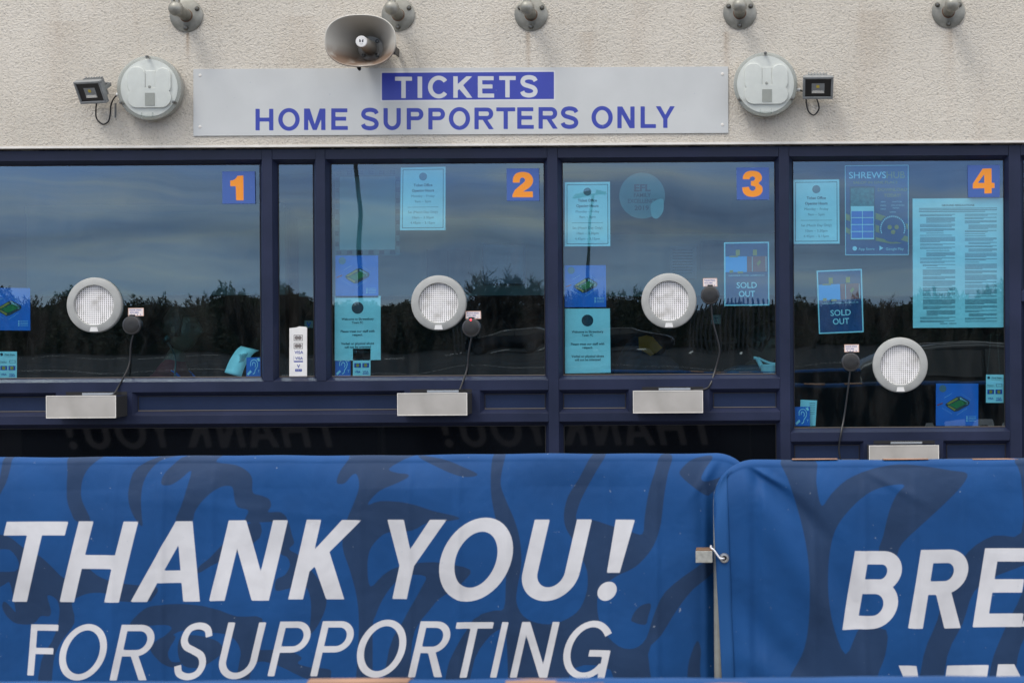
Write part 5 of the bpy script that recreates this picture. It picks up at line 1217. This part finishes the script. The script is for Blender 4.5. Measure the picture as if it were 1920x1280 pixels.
swA = [ [(0,0),(40,0),(38,120),(15,190),(0,200)],
 [(340,0),(515,0),(450,70),(420,130),(415,200),(430,255),(475,345),(400,345),(370,300),(345,230),(338,100)],
 [(860,0),(700,70),(665,170),(670,250),(700,320),(745,370),(740,310),(733,230),(738,150),(770,80),(830,30),(950,8)],
 [(840,110),(880,60),(950,12),(1120,5),(1100,45),(1200,60),(1265,90),(1295,130),(1300,200),(1345,215),(1385,235),(1395,270),(1380,300),(1445,300),(1478,340),(1400,350),(1270,350),(1265,330),(1280,290),(1230,275),(1210,240),(1200,180),(1180,165),(1140,170),(1090,200),(1040,250),(1010,300),(995,345),(915,345),(940,270),(960,200),(980,90),(930,130),(880,160),(835,155)],
 [(1430,345),(1478,340),(1505,420),(1515,460),(1490,490),(1540,520),(1590,580),(1640,640),(1680,710),(1680,790),(1640,880),(1600,920),(1605,830),(1605,760),(1590,700),(1560,675),(1490,690),(1425,700),(1425,645),(1470,620),(1495,570),(1480,530),(1440,500)],
 [(1035,575),(1090,530),(1150,465),(1250,380),(1330,345),(1340,430),(1200,520),(1100,570),(1030,610)],
 [(-20,415),(60,425),(130,480),(210,520),(270,570),(345,635),(400,600),(450,570),(520,620),(600,650),(700,665),(830,680),(800,740),(780,750),(640,750),(560,710),(480,710),(420,730),(385,760),(400,860),(330,960),(290,1060),(270,1300),(200,1300),(225,1060),(280,960),(310,880),(320,790),(300,740),(255,725),(275,800),(265,830),(220,830),(180,870),(100,870),(50,840),(20,790),(30,755),(70,790),(90,810),(80,750),(60,660),(30,670),(-20,690),(-20,610),(90,600),(105,550),(60,490),(-20,485)],
 [(690,860),(760,790),(830,770),(960,765),(1100,785),(1230,830),(1360,840),(1340,980),(1370,1000),(1480,1000),(1560,1040),(1540,1070),(1600,1090),(1690,1100),(1710,1120),(1690,1185),(1640,1170),(1560,1140),(1440,1080),(1340,1060),(1300,1130),(1280,1300),(1210,1300),(1240,1090),(1250,1000),(1200,930),(1100,910),(960,900),(890,930),(850,940),(900,890),(860,870),(760,880),(700,900)],
 [(800,970),(860,930),(920,930),(880,1010),(900,1060),(960,1060),(900,1090),(830,1050),(790,1000)],
 [(950,930),(1060,930),(1140,960),(1160,1010),(1100,1060),(1040,1090),(960,1080),(930,1010)] ]
swB = [ [(85,140),(100,90),(140,30),(160,3),(480,3),(430,30),(350,80),(400,100),(450,105),(455,120),(400,150),(310,190),(250,260),(320,240),(460,250),(590,290),(730,325),(640,345),(560,350),(480,390),(360,400),(300,440),(260,500),(250,590),(265,680),(330,620),(400,580),(520,555),(640,555),(780,590),(745,650),(700,690),(620,740),(560,810),(520,860),(480,960),(450,1300),(330,1300),(360,1000),(430,860),(480,770),(530,680),(550,625),(450,620),(390,660),(330,740),(290,830),(275,900),(270,1300),(190,1300),(205,900),(195,740),(160,600),(120,470),(140,350),(180,250),(205,170),(190,110),(165,110),(130,150),(95,155)],
 [(490,15),(620,30),(720,65),(810,105),(770,120),(700,110),(610,75)],
 [(885,3),(945,3),(935,80),(930,160),(960,240),(1000,330),(1030,430),(1040,560),(1020,680),(1015,760),(1050,830),(1120,865),(1200,870),(1280,840),(1340,790),(1375,700),(1375,600),(1340,520),(1300,440),(1265,380),(1255,310),(1275,220),(1330,130),(1400,5),(1465,8),(1420,90),(1360,200),(1330,270),(1320,340),(1400,340),(1500,370),(1600,400),(1660,410),(1670,330),(1690,200),(1720,100),(1750,12),(1810,16),(1790,100),(1770,220),(1755,350),(1730,440),(1690,510),(1620,580),(1520,630),(1440,700),(1430,800),(1460,900),(1540,980),(1620,990),(1680,940),(1720,820),(1780,700),(1920,590),(2010,540),(2030,600),(1920,690),(1840,790),(1760,920),(1690,1020),(1720,1300),(1540,1300),(1500,1100),(1300,1100),(1250,1300),(1000,1300),(960,900),(900,880),(820,830),(900,800),(950,790),(960,680),(960,560),(940,440),(905,320),(880,180)],
 [(1605,840),(1625,800),(1660,770),(1705,765),(1690,830),(1675,870),(1610,855)],
 [(820,830),(760,900),(700,1000),(660,1100),(640,1300),(740,1300),(800,1050),(880,930),(940,880)] ]
swC1 = [ [(150,90),(200,40),(260,18),(320,18),(280,80),(260,130),(300,140),(400,110),(520,90),(330,190),(290,215),(220,170),(160,120)], [(190,1300),(190,1150),(200,1050),(240,950),(260,1000),(255,1100),(270,1300)] ]
swC2 = [ [(670,20),(840,20),(845,130),(870,250),(920,190),(1000,120),(1120,70),(1260,45),(1400,55),(1530,75),(1610,90),(1580,150),(1500,230),(1400,320),(1320,390),(1260,460),(1230,560),(1160,480),(1180,400),(1210,280),(1250,190),(1290,145),(1200,150),(1100,190),(1010,270),(950,350),(920,440),(905,560),(905,700),(930,850),(990,990),(1050,880),(1080,870),(1195,870),(1190,1000),(1150,1110),(1120,1300),(760,1140),(705,1120),(770,1000),(800,880),(810,720),(805,540),(780,380),(740,230),(700,110)],
 [(1500,640),(1610,480),(1740,400),(1880,385),(1880,100),(1860,20),(2050,20),(1990,470),(1760,600),(1640,680),(1580,840),(1500,1000),(1450,1300),(1350,1300),(1380,1000),(1450,820)],
 [(1920,640),(1860,740),(1780,900),(1720,1060),(1700,1300),(1800,1300),(1860,1000),(1920,880),(2100,700),(2100,560)] ]
def sw(L, ox): return [[catmull([(ox+x/2.743, 850+y/2.743) for x, y in p], 3, True)] for p in L]
swirlL = sw(swA, 0) + sw(swB, 600) + sw(swC1, 1220); swirlR = sw(swC2, 1220)
sh = .225
textL = word([('T',(10.8,976.5,130.7,1126)),('H',(117,975.8,264,1125.6)),('A',(252,975.2,379.5,1124.5)),('N',(397,974.4,540.3,1123.5)),('K',(542.6,973.2,680.5,1121.5)),('Y',(729.5,972,840,1120.5)),('O',(826,970.6,963.6,1122.5)),('U',(980,973,1110,1123)),('!',(1121,973.3,1184.5,1123.5))], .186, sh)
textL += word([('O',(116.5,1167.5,207.5,1270)),('R',(212,1167,296,1271)),('S',(332.5,1164.5,404,1269.5)),('U',(416,1163.5,503,1267.5)),('P',(506,1162.5,585,1263.5)),('P',(584.5,1162.3,665,1264.5)),('O',(671,1161,764,1266)),('R',(767.5,1162,846.5,1266)),('T',(856.5,1163.3,928,1267)),('I',(920,1163.3,955.5,1267.5)),('N',(957,1163.4,1050.5,1267.5)),('G',(1057.5,1162,1148.5,1267.5))], .125, sh)
textL += glyph('F', (55.5,1168,115,1263), .132, .07)
textR = word([('B',(1575,1023,1684.5,1166.5)),('R',(1695.5,1020.5,1807,1164)),('E',(1814.5,1019,1926,1163)),('A',(1904,1018,2031,1162.5))], .185, .165)
textR += [[[(1678.5,1232.5),(1710.5,1232),(1722,1300),(1706,1300)]]] + word([('E',(1744,1231.5,1844,1370)),('N',(1838,1230.5,1985,1370))], .185, .165)
banner_mat = ink_mat('banner_print', (0.0085,0.058,0.188), [('swirl', (0.0155,0.038,0.092)), ('lining', (0.004,0.006,0.011)), ('letters', (0.55,0.55,0.57))], rough=.6, bump=.25, bscale=420, soft=.8, var=.13, spec=.15)
crumple(banner_mat, 5.5, .010)
hem_mat = ink_mat('banner_hem', (0.024,0.115,0.36), [], rough=.55, bump=.2, bscale=420) if False else mat('banner_hem', (0.014,0.072,0.215), .6, 0, .06, 6, spec=.15)
def banner(name, lab, uL, uR, vtop, yb, s, cornerL, cornerR, texts, swirls, seed, step=2.4, vfine=690, vend=800, creases=(), swing=.06, wide=1.15, taper=0.0):
    """cloth thrown over the barrier rail: front sheet, roll over the rail, back sheet; (u, v) are level pixels at s px per metre"""
    rs = np.random.default_rng(seed)
    t = thing(name, lab, 'banner', ((uL+uR)/2/s, yb, .15), group='printed banners over the crowd barriers')
    us = np.arange(uL, uR+.1, step); nu = len(us)
    rc = .115*s
    def drop(u):
        d = np.zeros_like(u)
        for e, on in ((u-uL, cornerL), (uR-u, cornerR)):
            if on: k = np.clip(1-e/rc, 0, 1); d += rc*(1-np.sqrt(1-k*k*.985))*on
        return d
    vt = vtop + drop(us) + .8*np.sin(us*.011+seed) + .5*np.sin(us*.037+seed*2)
    vfrac = np.concatenate([np.linspace(0,1,int((vfine-vtop)/step)), np.linspace(1,1.4,14)[1:]])
    ph = rs.uniform(0,6.28,12); ka = rs.uniform(.004,.018,12); kb = rs.uniform(-.012,.012,12); am = rs.uniform(.0012,.0042,12)
    Rr = .026; zc = .021*s
    def disp(U, Vv):                           # how far the cloth swings out to the camera
        dv = Vv
        o_ = .006 + .044*(1-np.exp(-np.maximum(dv,0)/40.)) + .00002*np.maximum(dv,0)
        wv = sum(a*np.sin(k*U + b*dv + p) for a, k, b, p in zip(am, ka, kb, ph))*np.clip(dv/60,0,1)
        bars = .0065*np.exp(-(((U-uL)/(.142*s)+.5) % 1 - .5)**2/.006)*np.clip(dv/50,0,1)*(.6+.4*np.sin(U*.013+seed))
        o_ = o_ + wv + bars
        for (cu, cv, ang, ln, wd, h) in creases:
            c, n_ = math.cos(ang), math.sin(ang); p = (U-cu)*c + (dv-cv)*n_; q = -(U-cu)*n_ + (dv-cv)*c
            o_ = o_ + h*np.exp(-(q/wd)**2)*np.exp(-(p/ln)**2)
        for e, on in ((U-uL, cornerL), (uR-U, cornerR)):
            if on: o_ = o_ - swing*np.clip(1-e/(rc*wide),0,1)**2 
        return o_
    V = []; rows = []
    back_v = np.linspace(vend-40, zc+2, 90)
    U = us
    Gs = []
    for v in back_v:                           # back sheet, from the hem up
        y = yb + Rr + .012*(1-np.exp(-v/40)) + .002*np.sin(U*.02+v*.01)
        rows.append(np.stack([U/s, y, EYE-(vt+v)/s], 1)); Gs.append((uL+uR-U, vt+v))
    for a in np.linspace(0, math.pi, 14):      # over the rail
        rows.append(np.stack([U/s, yb + Rr*np.cos(a)*np.ones(nu), EYE-(vt+zc)/s + (zc/s)*np.sin(a)], 1)); Gs.append((U, vt+zc*(1-np.sin(a))))
    H = vfine - vtop
    for w_ in vfrac[1:]:
        v = vtop + w_*H; dv = np.maximum(v - vt, zc + w_*1.0)
        y = yb - Rr - (disp(U, dv) - disp(U, np.full(nu, zc)))
        vv = vt + dv
        Ux = U + taper*np.clip(1-(U-uL)/70,0,1)*np.maximum(vv-345,0)
        rows.append(np.stack([Ux/s, y, EYE-vv/s], 1)); Gs.append((U, vv))
    P = np.concatenate(rows); nr = len(rows)
    mb = MB(); mb.v = [tuple(p) for p in P]
    mb.f = [(r*nu+c, r*nu+c+1, (r+1)*nu+c+1, (r+1)*nu+c) for r in range(nr-1) for c in range(nu-1)]; mb.m = [0]*len(mb.f)
    o = obj('cloth', mb, banner_mat, t, smooth='all', norm=False)
    G = np.stack([np.concatenate([g[0] for g in Gs]), np.concatenate([g[1] for g in Gs])], 1)
    set_attr(o.data, 'letters', sdf(G, texts)); set_attr(o.data, 'swirl', sdf(G, swirls)); ln_ = np.full(len(G), 7.0); ln_[:len(back_v)*nu] = -7.0; set_attr(o.data, 'lining', ln_)
    return t, us, vt, disp
uL0, uR0 = -1556.0, 12.0
bL, usL, vtL, dL = banner('fence_banner', 'blue banner reading THANK YOU FOR SUPPORTING over the left barrier', uL0, uR0, 238.5, YB+.045, SB, 1, 1, to_uv(textL), to_uv(swirlL), 3,
    swing=.13, wide=2.5,
    creases=((-70,30,2.2,50,9,.007),(-60,180,1.35,160,22,-.016),(-110,330,1.2,180,30,.010),(-900,100,.1,300,12,.0015),(-30,120,1.5,200,14,.012),(-1480,250,1.3,200,40,-.012)))
bR, usR, vtR, dR = banner('fence_banner', 'blue banner with cropped letters BRE over the right barrier', -63.0, 1440.0, 248.0, YB-.045, SB, 1, 1, to_uv(textR), to_uv(swirlR), 5,
    taper=.055,
    creases=((30,24,.55,40,7,.018),(60,60,.75,100,18,-.018),(95,190,1.05,170,36,.023),(165,230,1.1,190,32,-.014),(40,330,.9,150,28,-.014),(70,400,.5,120,26,.012),(600,60,.3,90,10,.006),(260,40,.5,60,9,.006),(330,300,1.45,260,40,.010)))
barrier(uL0/SB+.01, uR0/SB-.012, YB+.045, 'steel barrier under the THANK YOU banner')
barrier(-53.5/SB, 1440/SB-.01, YB-.045, 'steel barrier with its grey end post showing between the banners')
banner('fence_banner', 'blue banner on the next barrier to the left, mirrored in the dark lower pane', uL0-1560, uL0-30., 238.5, YB+.045, SB, 1, 1, [[L+np.array([-1545.,0.]) for L in sh_] for sh_ in to_uv(textL)], [], 9, step=6)
barrier((uL0-1560)/SB+.01, (uL0-30)/SB-.012, YB+.045, 'steel barrier left of the picture edge')
# hem, eyelet and cable tie on the right banner
def on_banner(u, v, lift=.002):
    i = int(np.clip((u+63)/2.4, 0, len(vtR)-1)); dv = v - vtR[i]
    y = (YB-.045) - .026 - (float(dR(np.array([u]), np.array([max(dv,.021*SB)]))[0]) - float(dR(np.array([u]), np.array([.021*SB]))[0])) - lift
    return (u/SB, y, EYE - v/SB)
m_ = MB(); rows = []
for k in range(74):
    py = 876 + k*7.5; x0 = 1338.5 + max(0, py-950)*.052; x1 = 1364 + (py-905)*.037
    u0, v0 = uv(x0, py); u1, v1 = uv(x1, py); ok_ = np.where(vtR <= min(v0, v1)-2)[0]; u0 = max(u0, usR[ok_[0]]+.3, -62.0); u1 = max(u1, u0+3)
    rows.append([on_banner(u0+(u1-u0)*j/4, v0, .003) for j in range(5)])
vs = [p for r_ in rows for p in r_]; m_.add(vs, [(i*5+j,i*5+j+1,(i+1)*5+j+1,(i+1)*5+j) for i in range(len(rows)-1) for j in range(4)])
o_ = obj('hem', m_, hem_mat, bR, smooth=True); md = o_.modifiers.new('t','SOLIDIFY'); md.thickness = .0015
u0, v0 = uv(1359,1036); c = on_banner(u0, v0, .006)
m_ = MB(); m_.lathe([(.0065,-.001),(.0085,-.0035),(.0125,-.003),(.0145,.001),(.0145,.003)], c, 28); obj('eyelet', m_, M['eyel'], bR, smooth=True)
m_ = MB(); m_.lathe([(0,.001),(.0068,.001)], c, 18); obj('eyelet_hole', m_, M['matt'], bR)
a = W(1333,1026,c[1]-.01); b = W(1339,1031,c[1]-.012); d_ = Vector(c)+Vector((-.004,-.006,0))
m_ = MB(); m_.tube(catmull([tuple(a+Vector((.001,0,.006))), tuple(a), tuple(b), tuple(Vector(c)+Vector((-.013,-.008,.002))), tuple(d_), tuple(Vector(c)+Vector((.0,.004,-.001)))],5), .0026, 8)
tag(obj('cable_tie', m_, M['tie'], smooth=True), 'white cable tie through the eyelet of the right banner', 'cable tie')
p0 = W(1304.5,1031,YB-.11); p1 = W(1338,1053,YB-.11)
t_ = thing('barrier_clamp', 'small grey steel clamp on the end post between the banners', 'clamp', (p0.x,YB-.09,p1.z))
m_ = MB(); m_.box((p0.x,YB-.125,p1.z),(p1.x-.003,YB-.115,p0.z)); m_.box((p0.x,YB-.1149,p0.z-.003),(p1.x-.003,YB-.05,p0.z)); m_.box((p0.x,YB-.1149,p1.z),(p1.x-.003,YB-.05,p1.z+.003)); obj('jaw', m_, M['zinc'], t_, bevel=.0015)
m_ = MB(); m_.box((p0.x+.0005,YB-.1245,p0.z+.0002),(p1.x-.0035,YB-.06,p0.z+.0018)); obj('rust_edge', m_, M['rust'], t_)
# peach tape bars on the crest of the banners
def tapes(t, pxs, py, Y, s, w_):
    for a, b in pxs:
        p, q = W(a, py, Y), W(b, py, Y); m_ = MB(); n = 7; vs = []
        for k in range(n):
            an = math.pi*(.15+.5*k/(n-1)); 
            for x in (p.x, q.x): vs.append((x, Y+.0275*math.cos(an), p.z - .0006 - .0155 + .0165*math.sin(an)))
        m_.add(vs, [(2*k,2*k+1,2*k+3,2*k+2) for k in range(n-1)]); o_ = obj('tape_bar', m_, M['tape'], t, smooth=True); md = o_.modifiers.new('t','SOLIDIFY'); md.thickness = .001
tapes(bR, [(1485,1570),(1655,1740),(1823,1908)], 859.5, YB-.045, SB, .13)
# the nearer row: only the rolled top of its banner reaches into the picture
YN = -6.2; SN = F/(D+YN)
bN, usN, vtN, dN = banner('fence_banner', 'blue banner with peach tape bars nearest the camera, only its top in view', -2150., 1700., 658.0, YN, SN, 0, 0, [], [], 8, step=12, vfine=1500, vend=1600)
barrier(-2150/SN, 1700/SN, YN, 'steel barrier under the nearest banner', 1.115)
tapes(bN, [(580,769),(950,1134),(1311,1497)], 1273.5, YN, SN, .1)

# ------------------------------------------------------------------ the car park side, seen in the glass
def pole_lamp(px, d, h, r, heads, lab):
    p = MX(px, 612, d); t = thing('street_lamp', lab, 'street lamp', (p.x,-d,0), group='car park lamp posts')
    m_ = MB(); m_.tube([(0,0,0),(0,0,1.2),(0,0,1.21),(0,0,h)], [r*1.5,r*1.45,r*1.0,r*.75], 14); obj('post', m_, M['pale_steel'], t, smooth=True, local=True)
    for s_ in heads:
        m_ = MB(); m_.add([(s_*.1,-.13,h-.02),(s_*.75,-.16,h-.06),(s_*.8,0,h-.05),(s_*.75,.16,h-.06),(s_*.1,.13,h-.02),(s_*.15,0,h+.16),(s_*.7,0,h+.05)], [(0,1,6,5),(1,2,6),(2,3,6),(3,4,5,6),(4,0,5),(0,4,3,2,1)]); obj('lamp_head', m_, M['pale_steel'], t, local=True)
    m_ = MB(); m_.tube([(-.3,0,h-.01),(.3,0,h-.01)], .035, 8); obj('arm', m_, M['pale_steel'], t, local=True)
pole_lamp(676, 30, 8.5, .062, (-1,1), 'tall lamp post close by, mirrored in the window numbered 2')
pole_lamp(1101, 70, 7.55, .095, (-1,1), 'twin headed lamp post farther off, mirrored in the window numbered 3')
def grow(seed, h, spread):
    rs = random.Random(seed); tr = MB(); cr = MB()
    def branch(p, d, L, r, lv):
        pts = [p]; k = 4; dd = d.copy()
        for i in range(k):
            dd = (dd + Vector((rs.gauss(0,.13),rs.gauss(0,.13),rs.gauss(.05,.08)))).normalized(); pts.append(pts[-1] + dd*L/k)
        rads = [r*(1-.55*i/k) for i in range(k+1)]
        (tr if lv < 2 else cr).tube(pts, rads, 6 if lv < 2 else 3, cap=False)
        if lv >= 5: return
        n = (6,5,4,4,3)[lv]
        for i in range(n):
            f = rs.uniform(.35,1.0) if lv else rs.uniform(.3,1)
            q = pts[min(k, int(f*k))]; ax = Vector((rs.gauss(0,1),rs.gauss(0,1),rs.gauss(0,.3))).normalized()
            nd = (dd + ax*spread*rs.uniform(.6,1.2) + Vector((0,0,.15))).normalized()
            branch(q, nd, L*rs.uniform(.55,.78), r*.6, lv+1)
    branch(Vector((0,0,0)), Vector((0,0,1)), h*.26, h*.022, 0)
    return tr, cr
protos = []
spots = [(905,88,118,'bare branching tree mirrored at the right of the window numbered 2'),(958,90,122,'dense bare tree mirrored beside the navy post, window numbered 2'),(1005,92,112,'bare tree mirrored at the edge of the window numbered 2'),
         (1102,62,104,'slender bare tree mirrored under the twin headed lamp post'),(1122,86,62,'small bare tree mirrored behind the map, window numbered 3'),(535,84,92,'bare tree mirrored in the narrow pane'),(455,88,78,'thin bare tree mirrored at the right of the window numbered 1'),
         (1520,84,62,'low bare tree mirrored left of the tilted SOLD OUT poster'),(1660,86,70,'bare tree mirrored right of the tilted SOLD OUT poster'),(1850,82,86,'bare tree mirrored behind the ground regulations'),(70,86,70,'bare tree mirrored at the left of the window numbered 1'),(865,90,62,'low bare tree mirrored right of the grille, window numbered 2'),(255,92,66,'low bare tree mirrored above the grille, window numbered 1')]
for k, (px, d, up, lab) in enumerate(spots):
    s_ = (D+d)/F; h = EYE + up*s_; p = MX(px, 612, d)
    t = thing('bare_tree', lab, 'tree', (p.x,-d,0), (0,0,k*1.3), 'bare trees beyond the car park')
    if k < 5:
        tr, cr = grow(11+k, 1.0, 1.05 if k != 3 else .6); hm = max(v[2] for v in cr.v)
        for mbx in (tr, cr): mbx.v = [(x/hm,y/hm,z/hm) for x, y, z in mbx.v]
        a = obj('trunk', tr, M['bark'], t, local=True, norm=False); b = obj('crown', cr, M['twig'], t, local=True, norm=False); protos.append((a, b))
    else:
        for q in protos[(k*3) % 5 if (k*3) % 5 != 3 else 0]: c = q.copy(); COL.objects.link(c); c.parent = t
    t.scale = (h, h, h)
# hedge and far wood along the boundary: one ragged mass
prof = [(-60,76),(20,72),(100,68),(180,66),(300,66),(360,72),(430,86),(470,76),(500,72),(530,86),(560,70),(590,56),(640,46),(760,48),(860,52),(940,62),(1020,66),(1100,74),(1180,80),(1240,66),(1285,50),(1310,36),(1462,34),(1490,58),(1580,56),(1660,58),(1720,64),(1800,70),(1900,76),(2000,70)]
xs_, hs_ = zip(*prof); m_ = MB(); d = 95; vs = []; fs = []
n = 60000; px = rng.uniform(-200, 2150, n); top = np.interp(px, xs_, hs_)*(1+.09*np.sin(px*.047+1)+.07*np.sin(px*.11)+.06*np.sin(px*.23+2)+.05*np.sin(px*.53)) - 5
fr = rng.random(n)**.62; dd = d + rng.uniform(-2.5, 4, n)
s_ = (D+dd)/F; X = (px-PX)*s_; Z = fr*(EYE + top*s_); L = rng.uniform(.09,.30,n)*(1-.25*(fr > .9)); ang = rng.normal(0,.95,n); wd = rng.uniform(.03,.085,n)*(1-.45*(fr > .9))
dx, dz = np.sin(ang)*L, np.cos(ang)*L; ex, ez = np.cos(ang)*wd, -np.sin(ang)*wd; ey = rng.uniform(-.08,.08,n)
A = np.stack([X-ex,-dd+ey,Z-ez],1); B = np.stack([X+ex,-dd-ey,Z+ez],1); C_ = np.stack([X+dx+ex*.15,-dd,Z+dz+ez*.15],1); 
allv = np.stack([A,B,C_],1).reshape(-1,3); m_.v = [tuple(v) for v in allv]; m_.f = [(3*i,3*i+1,3*i+2) for i in range(n)]; m_.m = [0]*n
core = []
pxs = np.linspace(-200,2150,160)
for k in range(len(pxs)-1):
    q = []
    for x in (pxs[k], pxs[k+1]): q.append(((x-PX)*(D+97)/F, EYE + (np.interp(x,xs_,hs_)*.84-4)*(D+97)/F))
    m_.prism([(q[0][0],0),(q[1][0],0),(q[1][0],q[1][1]),(q[0][0],q[0][1])], -99, -97)
tag(obj('hedgerow', m_, M['hedge'], norm=False), 'dark hedgerow and wood along the far edge of the car park', 'hedge', kind='stuff')
# palisade fence
def fence(p0, p1, d, up, lab):
    a, b = MX(p0,612,d).x, MX(p1,612,d).x; h = EYE + up*(D+d)/F; t = thing('palisade_fence', lab, 'fence', ((a+b)/2,-d,0), group='palisade fences at the far edge')
    m_ = MB(); k = int((b-a)/.24)
    for i in range(k):
        x = a + (b-a)*i/k; m_.prism([(x-.05,0),(x+.05,0),(x+.05,h-.12),(x+.015,h),(x-.015,h),(x-.05,h-.12)], -d-.01, -d+.01)
    obj('pales', m_, M['pale_steel'], t, norm=False)
    for z in (.5, h-.5): m_ = MB(); m_.box((a,-d-.06,z-.03),(b,-d-.011,z+.03)); obj('rail', m_, M['pale_steel'], t)
fence(840, 905, 80, 46, 'short run of palisade fence mirrored by the intercom with the red light')
fence(1300, 1462, 86, 46, 'palisade fence mirrored under the straight SOLD OUT poster')
# cars: stations along the length, half a section each
def car(loc, rz, lab):
    t = thing('parked_car', lab, 'car', loc, (0,0,rz), 'dark cars parked behind the camera')
    st = [(-2.15,.45,.62,.62,.55),(-2.05,.32,.80,.80,.74),(-1.75,.26,.93,.94,.84),(-1.2,.24,.97,1.02,.88),(-.75,.22,.98,1.14,.89),(-.2,.22,.98,1.42,.9),(.3,.22,.98,1.47,.9),(.9,.22,.98,1.46,.9),(1.4,.24,.98,1.40,.89),(1.85,.28,.98,1.20,.86),(2.05,.34,.90,.98,.80),(2.15,.45,.72,.75,.66)]
    body = MB(); glass = MB(); vs = []; n = 12
    for x, zb, belt, roof, w_ in st:
        wr = w_ - .17*max(0, min(1,(roof-belt)/.45)); bl = min(belt, roof-.005)
        half = [(w_*.86,zb),(w_*.985,zb+.10),(w_,(zb+bl)/2),(w_*.965,bl),(wr*1.02,roof-.05 if roof-bl > .1 else bl+(roof-bl)*.6),(wr*.62,roof)]
        vs += [(x,y,z) for y, z in half] + [(x,-y,z) for y, z in half[::-1]]
    fs = []
    for i in range(len(st)-1):
        for j in range(n-1):
            f = (i*n+j,(i+1)*n+j,(i+1)*n+j+1,i*n+j+1)
            fs.append(f)
            if j in (3,7) and 3 <= i <= 8:
                pass
    body.add(vs, fs); body.add(vs[:n], [tuple(range(n))]); body.add(vs[-n:], [tuple(range(n-1,-1,-1))])
    o_ = obj('body', body, M['carp'], t, smooth='all', local=True)
    for s_ in (1,-1):
        for (xa, xb, xc, xd) in ((-.62,-.12,.36,.36),(.42,.42,1.25,1.45)):
            g = MB(); q = [(xd,.93*s_,1.0),(xa,.93*s_,1.0),(xb,.80*s_,1.36),(xc,.80*s_,1.38)]; g.add(q + [(x,y-.02*s_,z) for x,y,z in q], [(0,1,2,3),(7,6,5,4),(0,4,5,1),(1,5,6,2),(2,6,7,3),(3,7,4,0)]); obj('side_window', g, M['carg'], t, local=True)
        tr = MB(); tr.tube([(-1.15,.90*s_,1.0),(-.7,.86*s_,1.16),(-.18,.77*s_,1.43),(.4,.75*s_,1.475),(1.0,.75*s_,1.465),(1.5,.76*s_,1.37)], .016, 8); obj('roof_trim', tr, M['sil'], t, smooth=True, local=True)
    for x in (-1.32, 1.30):
        for s_ in (1,-1):
            w_ = MB(); w_.lathe([(.20,s_*.93),(.30,s_*.935),(.325,s_*.90),(.325,s_*.74),(.2,s_*.72),(0,s_*.72)], (x,0,.325), 28); wh = obj('wheel', w_, M['rubber'], t, smooth=True, local=True)
            r_ = MB(); r_.lathe([(.20,s_*.932),(.19,s_*.90),(0,s_*.905)], (x,0,.325), 28)
            for q in range(5): a0 = q*1.2566; r_.prism([(x+.03*math.cos(a0+1.4),.325+.03*math.sin(a0+1.4)),(x+.19*math.cos(a0+.12),.325+.19*math.sin(a0+.12)),(x+.19*math.cos(a0-.12),.325+.19*math.sin(a0-.12)),(x+.03*math.cos(a0-1.4),.325+.03*math.sin(a0-1.4))], s_*.92, s_*.91)
            obj('rim', r_, M['rim'], wh, local=True)
    for s_ in (1,-1):
        m_ = MB(); m_.box((-2.1,s_*.45,.62),(-1.98,s_*.74,.74)); obj('headlight', m_, M['sil'], t, local=True, bevel=.02)
        m_ = MB(); m_.box((1.98,s_*.55,.78),(2.12,s_*.78,.95)); obj('tail_light', m_, M['tail'], t, local=True, bevel=.02)
    return t
p = MX(948,640,76); c0 = car((p.x,-76,0), 0, 'dark hatchback mirrored in the window numbered 2')
def more(px, d, rz, lab): p = MX(px,640,d); dup(c0, (p.x,-d,0), lab, (0,0,rz))
more(1185, 74, R(180), 'dark car mirrored between the notice and the grille, window numbered 3')
p = MX(1800,700,13.5); dup(c0, (p.x+.6,-13.5,0), 'low dark car close by, its roof line mirrored in the window numbered 4', (0,0,R(180))).scale = (1,1,.84)
